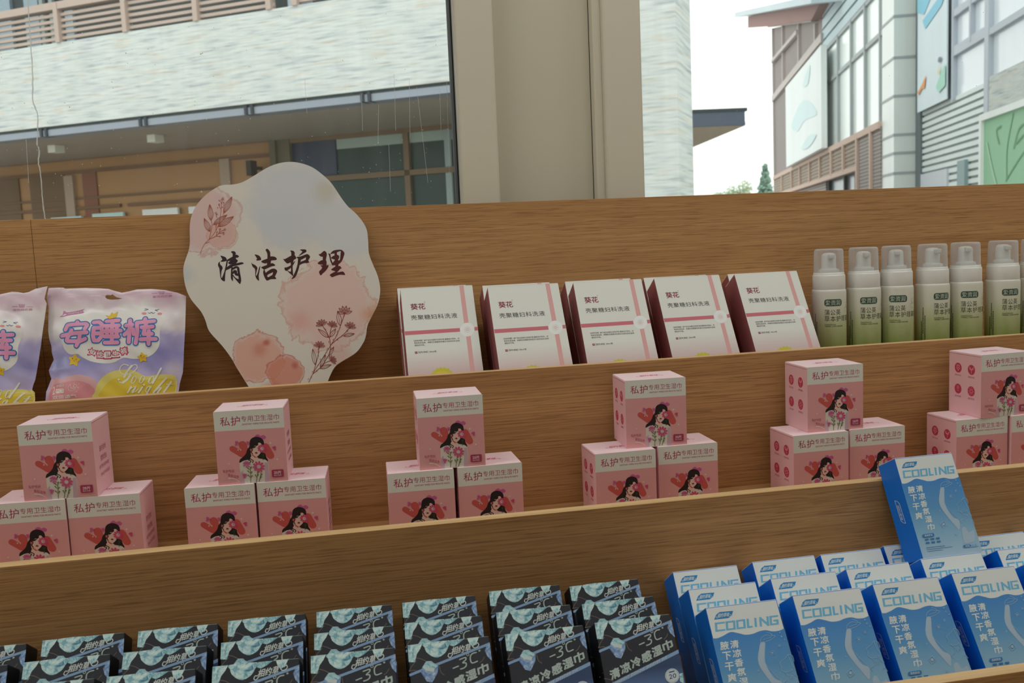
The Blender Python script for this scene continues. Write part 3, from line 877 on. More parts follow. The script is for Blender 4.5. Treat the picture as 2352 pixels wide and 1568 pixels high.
def make_blue():
    A = Art(face_map([(278, 190), (1039, 106), (1446, 1416), (655, 1523)], BW, BH))
    wave = smooth([(367, 521), (420, 522), (480, 498), (560, 457), (640, 468), (720, 487), (800, 479), (870, 452), (940, 441), (1010, 454), (1080, 449), (1139, 424)], 5, False)
    A.poly(wave + [(1446, 1416), (655, 1523)], B_GRAD)
    A.poly([(378, 322), (398, 268), (432, 240), (580, 228), (566, 282), (532, 306)], B_LOGO)
    A.text('相约草味', ((420, 256), (545, 243), (535, 290), (412, 302)), B_WHITE, .01)
    A.strokes([[(425, 290), (412, 304), (400, 298), (404, 284)], [(535, 285), (552, 290), (560, 276), (548, 266)]], 4, B_WHITE, 4)
    H = face_map([(278, 190), (1039, 106), (1446, 1416), (655, 1523)], BW, BH)
    Wd = Art(); cells = [(392, 498), (508, 608), (620, 716), (733, 800), (800, 852), (868, 968), (978, 1070)]
    def L(i, u, v):
        x = cells[i][0] + 11 + (cells[i][1] - cells[i][0] - 22) * u; t = (x - 390) / 680
        top = (x - 4, 364 - t * 76); bot = (x + 6, 443 - t * 72)
        p = (top[0] * v + bot[0] * (1 - v), top[1] * v + bot[1] * (1 - v)); return H(p)
    Wd.e = A.e; block_word(Wd, 'COOLING', L, .0029, B_COOL)
    A.e = Wd.e
    for i, ch in enumerate('清凉香氛湿巾'):
        x, y = ((607, 588), (638, 686), (664, 787), (694, 884), (724, 988), (758, 1090))[i]
        A.text(ch, ((x - 48, y - 36), (x + 38, y - 46), (x + 52, y + 36), (x - 36, y + 46)), B_WHITE, .026); A.e -= A.STEP
    for i, ch in enumerate('腋下干爽'):
        x, y = ((502, 602), (532, 712), (564, 826), (598, 945))[i]
        A.text(ch, ((x - 50, y - 38), (x + 38, y - 48), (x + 52, y + 38), (x - 38, y + 48)), B_WHITE, .026); A.e -= A.STEP
    A.e += A.STEP
    A.poly([(890, 575), (936, 575), (940, 690), (950, 790), (1000, 890), (1060, 965), (1135, 1000), (1136, 1130), (1060, 1050), (960, 930), (890, 830), (866, 740), (876, 640)], B_SMEAR, 3)
    A.poly([(1170, 1120), (1215, 1090), (1262, 1160), (1330, 1130), (1345, 1260), (1280, 1300), (1200, 1290)], B_SMEAR, 3)
    A.strokes([[(888, 575), (895, 525), (945, 492), (1000, 500), (1042, 506), (1000, 542), (945, 565), (905, 570)], [(950, 462), (1000, 482), (1012, 500)], [(915, 545), (965, 530), (1000, 515)], [(938, 585), (938, 700), (946, 790), (1040, 905), (1132, 992)],
               [(1188, 705), (1165, 740), (1130, 768), (1102, 796), (1120, 825), (1126, 878), (1180, 895), (1225, 885), (1240, 860)], [(1188, 705), (1212, 770), (1240, 820), (1256, 845)], [(1188, 705), (1235, 720), (1255, 780)], [(1150, 885), (1192, 925), (1196, 970), (1150, 1000)], [(1240, 860), (1262, 920), (1300, 940)], [(1215, 930), (1228, 965), (1240, 925), (1255, 965)], [(1275, 1060), (1300, 995), (1335, 1040)], [(1150, 1000), (1175, 1040)]], 5, B_LINE, 4)
    for c, s_, a in (((1020, 686), 24, 20), ((925, 1056), 42, 10), ((1090, 612), 15, 30), ((1086, 1186), 12, 40), ((1090, 470), 8, 0), ((1110, 512), 9, 20), ((1145, 545), 7, 0), ((872, 876), 10, 10)):
        P = [(c[0] + s_ * math.cos(R(a + 90 * j)), c[1] + s_ * 1.1 * math.sin(R(a + 90 * j))) for j in range(4)]
        A.stroke(P + [P[0]], max(3, s_ * .16), B_LINE); A.ell(c, s_ * .4, s_ * .4, B_SMEAR, 8)
    A.stroke([(660, 1212), (776, 1196)], 44, B_PILL); A.text('清爽舒适', ((664, 1197), (772, 1183), (776, 1210), (668, 1225)), B_WHITE)
    for (x, y, n_) in ((672, 1262, 3), (684, 1306, 3)):
        for j in range(n_):
            A.stroke([(x + j * 74, y - j * 9), (x + j * 74 + 50, y - j * 9 - 6)], 20, B_PILL, cap=False); A.e -= A.STEP
    for (x, y, l_) in ((690, 1360, 250), (698, 1384, 340), (706, 1408, 200)):
        A.stroke([(x, y), (x + l_, y - l_ * .12)], 13, B_LINE, cap=False); A.e -= A.STEP
    A.e += A.STEP
    A.stroke([(1200, 1346), (1364, 1326)], 40, B_LINE); A.stroke([(1202, 1346), (1268, 1338)], 36, B_PILL); A.text('净含量', ((1210, 1332), (1266, 1325), (1270, 1350), (1214, 1357)), B_WHITE)
    A.text('20片/盒', ((1280, 1325), (1360, 1315), (1364, 1340), (1284, 1350)), B_PILL)
    # side logo
    S_ = Art(homography([(275, 190), (655, 1523), (395, 1566), (52, 300)], [(BD / 2, BH), (BD / 2, 0), (-BD / 2, 0), (-BD / 2, BH)]))
    S_.stroke([(268, 740), (302, 748), (330, 775), (412, 1034), (378, 1026), (348, 1000), (268, 740)], 6, B_WHITE)
    S_.text('相约草味', ((325, 800), (384, 995), (352, 992), (294, 800)), B_WHITE, .01)
    b = MB(); b.box(-BW / 2, BW / 2, -BD / 2, BD / 2, 0, BH - .0008, B_SIDE, .0006, {'-y': B_FACE}); b.art(A, FRONT(-BD / 2)); b.art(Wd, FRONT(-BD / 2)); b.art(S_, lambda u, z, e: (-BW / 2 - e, -u, z))
    o = b.build('cooling_wipes_carton')
    b = MB(); b.box(-BW / 2 + .0004, BW / 2 - .0004, -BD / 2 + .0003, BD / 2 - .0005, BH - .0008, BH, B_FACE, .0003); b.build('end_flap', o)
    return o


TB = R(35.0); ZB = F3 + BD * math.sin(TB) + BH * math.cos(TB) + .0003
BLUE = {'front': [(.4784, 1.0719), (.5991, 1.0775), (.7157, 1.0825), (.8352, 1.0875), (.9530, 1.0905)], 'middle': [(.4800, 1.1355), (.5996, 1.1400), (.7125, 1.1425), (.8300, 1.1475), (.9520, 1.1480)], 'rear': [(.4832, 1.2020), (.6041, 1.2065), (.7089, 1.2052), (.8130, 1.2115), (.9480, 1.2075), (1.0640, 1.2075)]}
bl = make_blue(); first = True
for row, L_ in BLUE.items():
    for i, (x, y) in enumerate(L_):
        o = bl if first else copy_tree(bl); first = False
        place_leaning(o, x, y, ZB, BH, BD, TB, 0)
        tag(o, 'blue and white cooling wipes box, %s in the %s row counting from the black boxes' % (NTH[i], row), 'box', 'blue cooling wipes boxes in rows')
o = copy_tree(bl); place_leaning(o, .8350, 1.2190, .9565, BH, BD, R(27.3), .0306)
tag(o, 'single blue cooling wipes box standing upright on top of the others, covering the ledge', 'box', 'blue cooling wipes boxes in rows')
# ================================================================== foam bottles
BOT_R, BOT_H = .0322, .2352
k = NT('bottle_print', .32, .45); v = k.coord('Object', (1, 1, 1)); sx = k.n('ShaderNodeSeparateXYZ'); k.l(v, sx.inputs[0])
nz = k.noise(k.coord('Object', (30, 30, 12)), 1, 3); ad = k.n('ShaderNodeMath', operation='MULTIPLY_ADD'); k.l(nz, ad.inputs[0]); ad.inputs[1].default_value = .05; k.l(sx.outputs[2], ad.inputs[2])
mr = k.n('ShaderNodeMapRange'); mr.inputs[1].default_value = .02; mr.inputs[2].default_value = .185; k.l(ad.outputs[0], mr.inputs[0])
T_BODY = k.base(k.ramp(mr.outputs[0], [(0, lin((112, 136, 58))), (.3, lin((150, 170, 96))), (.55, lin((196, 206, 158))), (.75, lin((222, 224, 206))), (1, lin((228, 228, 220)))]))
T_WHITE = mat('bottle_white_plastic', (230, 230, 226), .35, .45)
T_GREEN = mat('ink_forest_green', (58, 92, 74), .5)
T_INK = mat('ink_dark_olive', (52, 60, 46), .5)
k = NT('milky_cap', .25, .5); k.b.inputs['Base Color'].default_value = lin((232, 234, 238)); out = k.t.nodes['Material Output']
tr = k.n('ShaderNodeBsdfTransparent'); tr.inputs[0].default_value = (.97, .98, .99, 1); mx = k.n('ShaderNodeMixShader')
lw = k.n('ShaderNodeLayerWeight'); lw.inputs[0].default_value = .35; mr = k.n('ShaderNodeMapRange'); mr.inputs[3].default_value = .22; mr.inputs[4].default_value = .78
k.l(lw.outputs['Facing'], mr.inputs[0]); k.l(mr.outputs[0], mx.inputs[0]); k.l(tr.outputs[0], mx.inputs[1]); k.l(k.b.outputs[0], mx.inputs[2]); k.l(mx.outputs[0], out.inputs[0])
T_CAP = k.m


def make_bottle():
    A = Art(maxlen=.0035)
    A.rect(-.0168, .1401, .0172, .1268, T_GREEN, .0045)
    A.text('爱资润', (-.0145, .1385, .0135, .1288), T_WHITE, 0, 1.05); A.ring((.0155, .1385), .0008, .0008, .0003, T_WHITE, 8)
    A.text('蒲公英', (-.0165, .1206, .0142, .1096), T_INK, .002, 1.1)
    A.text('草本护理慕斯', (-.0165, .1085, .0475, .0973), T_INK, .002, 1.1)
    A.text('DANDELION', (-.0158, .0928, .004, .0904), T_INK, .01); A.text('HERBAL CARE MOUSSE', (-.0158, .0896, .0192, .0872), T_INK, .01)
    A.ring((.0005, .0300), .0139, .0139, .0009, T_INK, 40); A.ring((.0005, .0300), .0120, .0120, .0004, T_INK, 40)
    for a in (35, 60, 90, 120, 145):
        A.ell((.0005 + .0092 * math.cos(R(a)), .03 + .0092 * math.sin(R(a))), .0016, .0016, T_INK, 8); A.e -= A.STEP
    A.e += A.STEP
    random.seed(5)
    for i in range(46):
        a = random.uniform(0, 6.28); q = random.uniform(0, .010); A.ell((.031 + q * math.cos(a) * .8, .124 + q * math.sin(a)), .0004, .0004, T_INK, 5); A.e -= A.STEP
    for col, z0, z1 in ((-.0372, .112, .062), (-.0335, .096, .036), (-.0405, .085, .02)):
        z = z0
        while z > z1:
            hh = random.uniform(.0012, .0024); A.rect(col, z, col + .0018, z - hh, T_INK); A.e -= A.STEP; z -= hh + .0009
    A.e += A.STEP
    A.rect(-.072, .032, -.056, .006, mat('sticker_orange_edge', (206, 92, 52), .5)); A.rect(-.071, .031, -.057, .007, mat('sticker_grey', (110, 104, 98), .5))
    for i in range(7):
        A.rect(-.0705 + i * .0019, .024, -.0697 + i * .0019, .009, T_INK); A.e -= A.STEP
    r0 = BOT_R
    root = empty('foam_bottle')
    b = MB(); b.lathe([(.0290, 0), (.0315, .0012), (r0, .004), (r0, .1515), (.0319, .1550), (.0312, .1572), (.0303, .1580)], T_BODY, 48)
    b.art(A, lambda u, z, e: ((r0 + e) * math.sin(u / r0), -(r0 + e) * math.cos(u / r0), z)); b.build('bottle_body', root)
    b = MB(); b.lathe([(.0303, .1581), (.0306, .1592), (.0303, .1840), (.0298, .1852), (.0290, .1858), (.0286, .1872), (.0284, .1900), (.0200, .1906)], T_WHITE, 48); b.build('collar', root)
    b = MB(); b.lathe([(.0196, .1907), (.0196, .1950), (.0188, .1962), (.0150, .1968), (.0138, .1990), (.0134, .2210), (.0122, .2250), (.0085, .2272), (.002, .2278)], T_WHITE, 32)
    b.box(-.0055, .0055, -.0225, -.006, .2165, .2255, T_WHITE, .002); b.build('pump_head', root)
    b = MB(); b.lathe([(.0283, .1880), (.0279, .1925), (.0270, .2300), (.0262, .2332), (.0246, .2349), (.0215, BOT_H), (.0001, BOT_H)], T_CAP, 48, cap=False); b.build('clear_cap', root)
    return root


BOTTLES = [(.9330, 15), (1.0064, 19), (1.0763, 7.4), (1.1552, 35), (1.2280, 16.6), (1.3123, 28.6), (1.3875, 24)]
bt = make_bottle()
BN = ['first foam bottle with a green label, standing next to the white cartons', 'second foam bottle with a green label, counting from the white cartons', 'third foam bottle with a green label, counting from the white cartons',
      'fourth foam bottle with a green label, turned so its badge touches the right edge', 'fifth foam bottle with a green label, counting from the white cartons', 'sixth foam bottle with a green label, last one wholly in view',
      'seventh foam bottle with a green label, cut off by the right picture edge']
for i, (x, ph) in enumerate(BOTTLES):
    o = bt if i == 0 else copy_tree(bt)
    o.location = (x, 1.66, F1 + .0003); o.rotation_euler = (0, 0, R(ph) - math.atan2(x, 1.66))
    tag(o, BN[i], 'bottle', 'foam bottles in a row')

# ================================================================== cloud-shaped display sign
S_Y0, S_Y1 = 1.668, 1.7685
LEAN = math.atan2(S_Y1 - S_Y0, Z_BACK - F1); SN = np.array([0, -math.cos(LEAN), math.sin(LEAN)])
S_P0 = np.array([.0, S_Y0, F1])
def sign_map(p):
    q = on_plane(p[0], p[1], S_P0, SN) - S_P0
    return (q[0], q[1] * math.sin(LEAN) + q[2] * math.cos(LEAN))
OUT = [(745, 62), (820, 68), (900, 95), (965, 140), (1020, 190), (1060, 245), (1100, 305), (1140, 355), (1190, 400), (1235, 455), (1262, 510), (1270, 580), (1275, 660), (1300, 730), (1330, 800), (1347, 870), (1347, 930), (1330, 1000), (1290, 1080), (1265, 1135), (1255, 1200), (1235, 1250), (1190, 1310), (1110, 1360), (1065, 1390), (1035, 1430), (1005, 1500), (985, 1570), (960, 1700), (930, 1815),
       (590, 1850), (540, 1640), (500, 1555), (460, 1490), (410, 1410), (370, 1340), (310, 1260), (230, 1170), (205, 1100), (175, 1040), (110, 960), (75, 880), (60, 780), (68, 720), (95, 640), (103, 580), (102, 480), (115, 410), (150, 340), (210, 275), (285, 225), (330, 212), (380, 210), (440, 197), (510, 160), (600, 105), (670, 75)]
A = Art(sign_map, (400, 350), 2.85)
out2 = [A.pt(p) for p in smooth(OUT, 4)]
smin = min(p[1] for p in out2)
out2 = [(x, max(s_, .0005)) for x, s_ in out2]
k = NT('watercolour_card', .45, .3)
def blobs(k, base, L, conv=None, px=3486.0):
    conv = conv or A.pt
    v = k.coord('Object', (1, 1, 1)); nz = k.noise(v, 26, 6, .62, .5)
    col = lin(base)
    for it in L:
        (cx, cy, rad, c, soft, amt) = it[:6]; edge = it[6] if len(it) > 6 else None
        x, s_ = conv((cx, cy)); rr = rad / px
        vm = k.n('ShaderNodeVectorMath', operation='DISTANCE'); k.l(v, vm.inputs[0]); vm.inputs[1].default_value = (x, 0, s_)
        a1 = k.n('ShaderNodeMath', operation='MULTIPLY_ADD'); k.l(nz, a1.inputs[0]); a1.inputs[1].default_value = rr * .9; k.l(vm.outputs['Value'], a1.inputs[2])
        mr = k.n('ShaderNodeMapRange'); mr.interpolation_type = 'SMOOTHSTEP'; mr.inputs[1].default_value = rr * (1.45); mr.inputs[2].default_value = rr * (1.45 - soft); mr.inputs[3].default_value = 0; mr.inputs[4].default_value = amt
        k.l(a1.outputs[0], mr.inputs[0]); col = k.mix(mr.outputs[0], col, lin(c))
        if edge:       # pigment gathered along the rim of the wash
            dv = k.n('ShaderNodeMath', operation='MULTIPLY'); k.l(a1.outputs[0], dv.inputs[0]); dv.inputs[1].default_value = 1 / (rr * 2)
            rim = k.ramp(dv.outputs[0], [(.675, g(0)), (.708, g(.75)), (.725, g(0))]); col = k.mix(rim, col, lin(edge))
    return col
col = blobs(k, (214, 208, 200), [(800, 320, 380, (198, 200, 206), .5, .9), (690, 480, 170, (198, 200, 206), .45, .9), (1130, 500, 230, (202, 204, 208), .4, .85), (990, 250, 120, (192, 184, 162), .9, .6),
    (170, 430, 250, (212, 178, 176), .25, .85, (196, 150, 148)), (320, 540, 95, (208, 162, 148), .2, .6, (196, 140, 120)), (70, 800, 90, (190, 196, 200), .9, .7), (1010, 1000, 290, (218, 184, 176), .2, .85, (206, 150, 136)), (830, 1100, 105, (212, 156, 146), .9, .6),
    (1290, 1060, 90, (206, 150, 116), .9, .7), (1090, 1340, 120, (212, 166, 156), .9, .6), (550, 1340, 160, (214, 156, 140), .2, .8, (190, 96, 78)), (560, 1290, 80, (200, 118, 94), .9, .6), (730, 1440, 115, (206, 132, 112), .2, .85, (178, 76, 58)), (605, 1245, 34, (176, 66, 52), .9, .7), (790, 1395, 30, (170, 66, 56), .9, .6), (640, 1560, 90, (194, 96, 84), .9, .6)])
S_FACE = k.base(col)
S_EDGE = mat('foam_board_edge', (232, 232, 228), .7)
sg = empty('cloud_sign', tuple(S_P0)); sg.rotation_euler = (-LEAN, 0, 0)
tag(sg, 'large cloud-shaped watercolour sign with four dark brush characters leaning on the back panel', 'sign')
b = MB(); b.prism(out2, 0, .005, S_FACE, S_EDGE); b.build('board', sg)
INK1 = mat('sign_ink_plum_black', (46, 26, 34), .5); INK2 = mat('sign_ink_oxblood', (78, 26, 28), .5); INK3 = mat('sign_ink_brown_red', (62, 24, 22), .5)
def lettering(name, off, kk, strokes_, m):
    T = Art(sign_map, off, kk); T.polys(strokes_, m, 3)
    b = MB(); b.art(T, lambda x, s_, e: (x, -e - .0001, s_)); b.build(name, sg)
lettering('lettering', (490, 560), 14.256, [
    [(235, 385), (380, 425), (430, 480), (440, 545), (400, 565), (300, 585), (235, 570), (290, 520), (280, 475)],
    [(212, 578), (160, 640), (158, 720), (195, 800), (215, 960), (235, 1100), (275, 1180), (355, 1225), (380, 1200), (385, 1050), (405, 890), (415, 855), (375, 860), (350, 940), (290, 1095), (262, 1105), (255, 1000), (275, 870), (305, 800), (285, 730), (220, 665)],
    [(440, 540), (478, 545), (445, 760), (420, 870), (370, 885), (400, 740)], [(575, 265), (635, 235), (700, 250), (738, 300), (730, 350), (740, 660), (600, 660), (630, 420), (628, 320)],
    [(455, 520), (630, 415), (740, 355), (800, 370), (840, 405), (800, 450), (730, 455), (720, 490), (600, 545), (475, 560)], [(485, 615), (580, 545), (715, 490), (770, 515), (800, 550), (735, 640), (600, 660), (540, 670)],
    [(435, 775), (560, 680), (730, 640), (920, 600), (975, 620), (995, 648), (850, 690), (640, 740), (580, 785), (420, 860)], [(590, 780), (640, 760), (630, 900), (640, 1050), (645, 1150), (635, 1222), (590, 1160), (572, 1080), (578, 900)],
    [(630, 790), (720, 730), (800, 735), (850, 790), (870, 930), (900, 1080), (912, 1200), (890, 1280), (860, 1308), (720, 1150), (640, 1050), (650, 1010), (720, 1100), (825, 1150), (815, 1050), (800, 960), (780, 850), (760, 790), (640, 850)],
    [(630, 930), (660, 870), (720, 855), (775, 890), (780, 950), (810, 985), (825, 1040), (750, 1040), (700, 1000), (680, 960), (640, 990)]], INK1)
lettering('lettering', (490, 560), 14.256, [
    [(1355, 342), (1490, 380), (1545, 440), (1565, 500), (1550, 530), (1440, 545), (1400, 520), (1432, 490), (1395, 420)],
    [(1255, 600), (1275, 645), (1370, 695), (1430, 750), (1445, 800), (1425, 870), (1398, 1000), (1410, 1040), (1460, 930), (1490, 800), (1530, 720), (1535, 760), (1510, 900), (1485, 1050), (1498, 1180), (1475, 1200), (1410, 1130), (1375, 1030), (1365, 830), (1290, 750), (1255, 660)],
    [(1710, 200), (1750, 160), (1800, 180), (1860, 270), (1865, 380), (1890, 500), (1870, 650), (1760, 720), (1770, 480), (1765, 310)], [(1570, 578), (1620, 535), (1770, 480), (1890, 410), (2020, 425), (2080, 490), (2040, 530), (1900, 545), (1760, 620), (1690, 640), (1600, 610)],
    [(1575, 760), (1750, 690), (1870, 640), (1940, 630), (1995, 660), (2025, 710), (1900, 740), (1720, 820), (1660, 840), (1600, 800)],
    [(1660, 830), (1690, 880), (1720, 950), (1755, 1030), (1800, 1150), (1770, 1200), (1720, 1170), (1660, 1050), (1630, 930)], [(1720, 950), (1800, 880), (1900, 820), (1990, 808), (2060, 840), (2092, 900), (2060, 980), (2015, 1070), (1960, 1110), (1930, 1030), (1955, 935), (1900, 950), (1800, 1000), (1750, 1040)],
    [(1750, 1040), (1770, 1085), (1830, 1075), (1930, 1020), (2010, 1060), (2055, 1125), (2040, 1150), (1880, 1155), (1775, 1200), (1740, 1150)]], INK3)
lettering('lettering', (640, 560), 13.835, [
    [(368, 215), (430, 210), (490, 240), (513, 300), (500, 370), (470, 560), (445, 680), (450, 850), (465, 1005), (450, 1020), (270, 850), (290, 845), (385, 880), (390, 700), (380, 580), (400, 380), (398, 270)],
    [(140, 478), (200, 480), (385, 380), (500, 355), (545, 410), (560, 460), (480, 510), (370, 590), (290, 620), (240, 600)], [(190, 750), (250, 745), (380, 680), (530, 535), (450, 690), (390, 760), (280, 840), (225, 855), (190, 810)],
    [(678, 182), (850, 175), (885, 230), (870, 260), (780, 310), (640, 385), (660, 350), (745, 260), (740, 225)], [(570, 415), (690, 400), (890, 325), (960, 350), (995, 400), (990, 440), (945, 520), (965, 570), (950, 600), (850, 605), (860, 500), (870, 435), (840, 435), (740, 495), (690, 500), (690, 580), (620, 480)],
    [(685, 580), (800, 530), (850, 510), (940, 560), (960, 598), (850, 605), (760, 625), (665, 670)], [(625, 470), (705, 490), (690, 580), (665, 680), (620, 850), (540, 1040), (460, 1100), (405, 1115), (450, 1050), (480, 980), (550, 820), (600, 640)]], INK3)
lettering('lettering', (640, 560), 13.835, [
    [(1420, 240), (1460, 225), (1510, 260), (1533, 340), (1505, 500), (1520, 620), (1510, 690), (1400, 740), (1395, 650), (1405, 400)], [(1270, 335), (1330, 315), (1420, 235), (1460, 230), (1480, 380), (1410, 405), (1340, 400)],
    [(1245, 620), (1290, 560), (1380, 515), (1500, 520), (1520, 620), (1400, 655), (1290, 650)], [(1325, 690), (1400, 680), (1510, 690), (1565, 665), (1585, 690), (1570, 750), (1480, 870), (1400, 940), (1360, 990), (1325, 990), (1295, 940), (1290, 870), (1350, 810), (1380, 740)],
    [(1580, 300), (1640, 330), (1660, 430), (1690, 540), (1720, 600), (1720, 680), (1695, 660), (1640, 540), (1610, 400)], [(1640, 330), (1700, 240), (1800, 195), (1980, 185), (2060, 240), (2088, 310), (1985, 330), (1980, 240), (1920, 240), (1780, 300), (1700, 310)],
    [(1985, 240), (2088, 300), (2065, 400), (2030, 510), (1970, 590), (1900, 640), (1880, 535), (1940, 510), (1960, 400)], [(1780, 300), (1850, 265), (1850, 330), (1910, 370), (1925, 410), (1890, 500), (1900, 640), (1895, 720), (1880, 880), (1790, 880), (1800, 690), (1780, 480), (1775, 370)],
    [(1665, 440), (1780, 365), (1920, 380), (1890, 500), (1750, 490)], [(1690, 600), (1720, 600), (1790, 520), (1890, 540), (1960, 590), (1890, 650), (1720, 680)], [(1670, 810), (1720, 770), (1800, 720), (1930, 700), (1975, 730), (1998, 775), (1950, 800), (1880, 880), (1780, 860), (1700, 840)],
    [(1630, 1000), (1650, 960), (1780, 890), (1890, 900), (2030, 875), (2085, 915), (2112, 975), (2100, 990), (1950, 980), (1800, 1020), (1705, 1058), (1660, 1030)]], INK2)
SPRIG = mat('sign_line_sienna', (168, 84, 60), .5)
T = Art(sign_map, (440, 420), 7.127)
T.strokes([[(148, 1160), (165, 1090), (220, 990), (285, 925), (360, 840), (420, 740), (455, 640), (475, 520), (485, 420), (495, 330), (510, 262)], [(285, 925), (310, 830), (335, 700), (322, 610)], [(285, 925), (340, 900), (400, 870), (450, 820), (500, 780)], [(490, 340), (470, 300), (455, 290)], [(475, 430), (455, 380), (452, 365)], [(485, 410), (520, 390)], [(415, 570), (400, 510)], [(398, 770), (402, 690)], [(400, 870), (470, 875)], [(400, 870), (418, 815)], [(440, 830), (525, 815)], [(450, 820), (465, 765)], [(500, 780), (540, 768)], [(230, 988), (285, 965)], [(445, 700), (440, 712)], [(522, 495), (520, 520)]], 7, SPRIG, 4)
for t_, b_, w_ in (((298, 350), (320, 615), 85), ((205, 578), (300, 795), 85), ((580, 522), (355, 682), 75), ((690, 548), (440, 712), 90), ((662, 226), (525, 490), 85)):
    T.leafline(t_, b_, w_, 7, SPRIG)
for x, y, r_ in ((512, 252, 15), (487, 275, 9), (452, 287, 9), (452, 352, 15), (523, 325, 13), (400, 495, 16), (418, 515, 10), (465, 757, 14), (545, 762, 17), (525, 808, 13), (525, 836, 13), (418, 806, 11), (402, 687, 10), (470, 878, 9), (526, 280, 8), (428, 405, 9), (525, 360, 7)):
    T.ring((x, y), r_, r_, 6, SPRIG, 12); T.e -= T.STEP
b = MB(); b.art(T, lambda x, s_, e: (x, -e - .0001, s_)); b.build('printed_sprig', sg)
SPRIG2 = mat('sign_line_burgundy', (142, 60, 52), .5)
T = Art(sign_map, (640, 660), 6.533)
T.strokes([[(440, 1470), (455, 1420), (520, 1280), (640, 1090), (780, 870), (870, 720), (930, 570), (990, 395)], [(520, 1280), (555, 1160), (590, 1030), (605, 895)], [(515, 1295), (640, 1190), (700, 1130), (790, 1095)], [(640, 1190), (730, 1050), (775, 950), (775, 870), (765, 770), (710, 650), (655, 570)], [(765, 750), (780, 640), (800, 580)], [(780, 862), (880, 775), (970, 710), (1065, 600)]], 9, SPRIG2, 4)
for t_, b_, w_ in (((887, 350), (925, 575), 66), ((590, 622), (750, 750), 56), ((857, 618), (770, 742), 52), ((1140, 692), (975, 727), 48), ((510, 922), (550, 1160), 60), ((828, 890), (757, 1020), 42), ((705, 1010), (625, 1192), 48), ((790, 1158), (620, 1212), 48)):
    T.leafline(t_, b_, w_, 7, SPRIG2, 1)
for c, s_, a0 in (((990, 390), 118, -92), ((650, 565), 92, -110), ((800, 580), 82, -75), ((1070, 602), 90, -75), ((610, 890), 88, -85), ((790, 1098), 80, -40)):
    for j in range(6):
        a = R(a0 - 75 + 30 * j); t_ = (c[0] + s_ * math.cos(a), c[1] + s_ * math.sin(a)); T.leafline(t_, c, s_ * .36, 6, SPRIG2, 1); T.e -= T.STEP * 3
    T.ell(c, 12, 12, SPRIG2, 10)
for x, y, a in ((975, 425, 60), (955, 490, 200), (915, 610, 40), (885, 655, 210), (870, 715, 30), (820, 775, 200), (890, 775, 220), (955, 715, 210), (1040, 630, 230), (1030, 660, 20), (680, 605, 160), (705, 630, -60), (755, 810, 190), (735, 910, 200), (715, 980, 30), (630, 1070, 210), (595, 920, 200), (600, 1030, -40), (605, 975, -30), (510, 1260, 210), (490, 1355, -20), (450, 1370, 220), (590, 1165, 30), (780, 910, -20), (730, 1040, 200), (575, 1260, 20)):
    T.stroke([(x, y), (x + 22 * math.cos(R(a - 90)), y + 22 * math.sin(R(a - 90)))], 10, SPRIG2, w2=3); T.e -= T.STEP
b = MB(); b.art(T, lambda x, s_, e: (x, -e - .0001, s_)); b.build('printed_sprig', sg)

# ================================================================== pastel pouches
BAG_Y0, BAG_LEAN = 1.668, R(19.0)
BN_ = np.array([0, -math.cos(BAG_LEAN), math.sin(BAG_LEAN)]); B_P0 = np.array([0, BAG_Y0, F1 + .001])
def bag_plane(p):
    q = on_plane(p[0], p[1], B_P0, BN_) - B_P0
    return (q[0], q[1] * math.sin(BAG_LEAN) + q[2] * math.cos(BAG_LEAN))
G_PINK = mat('pouch_letter_pink', (222, 150, 186), .4); G_BLUE = mat('pouch_outline_blue', (52, 112, 180), .4); G_WHITE = mat('pouch_cloud_white', (226, 224, 222), .35, .45)
G_YEL = mat('pouch_moon_yellow', (226, 200, 66), .4); G_STAR = mat('pouch_star_gold', (224, 186, 40), .4); G_HILL = mat('pouch_hill_rose', (222, 148, 158), .4); G_HILL2 = mat('pouch_hill_pale_rose', (222, 176, 182), .4)
G_RED = mat('pouch_ink_raspberry', (190, 40, 92), .45); G_NAVY = mat('pouch_ink_navy', (46, 66, 140), .45); G_CHEEK = mat('pouch_cheek_pink', (224, 146, 146), .45); G_MAUVE = mat('pouch_ink_mauve', (196, 130, 168), .45); G_MILK = mat('pouch_ink_milk', (232, 232, 214), .4); G_BRN = mat('pouch_ink_brown', (84, 56, 34), .5); G_DMAUVE = mat('pouch_mauve_patch', (196, 160, 180), .4, .4); G_PALEY = mat('pouch_moon_pale', (226, 214, 120), .4)
k = NT('pouch_film', .3, .5); v = k.coord('Object', (1, 1, 1)); sx = k.n('ShaderNodeSeparateXYZ'); k.l(v, sx.inputs[0])
nz = k.noise(v, 22, 3, .5, .6); ad = k.n('ShaderNodeMath', operation='MULTIPLY_ADD'); k.l(nz, ad.inputs[0]); ad.inputs[1].default_value = .05; k.l(sx.outputs[2], ad.inputs[2])
mr = k.n('ShaderNodeMapRange'); mr.inputs[1].default_value = .055; mr.inputs[2].default_value = .27; k.l(ad.outputs[0], mr.inputs[0])
film_ = k.ramp(mr.outputs[0], [(0, lin((206, 190, 220))), (.22, lin((186, 176, 224))), (.36, lin((152, 148, 206))), (.52, lin((180, 172, 218))), (.60, lin((226, 220, 226))), (.80, lin((232, 226, 228))), (.88, lin((222, 194, 210))), (1, lin((228, 212, 224)))])
FILM_K = k
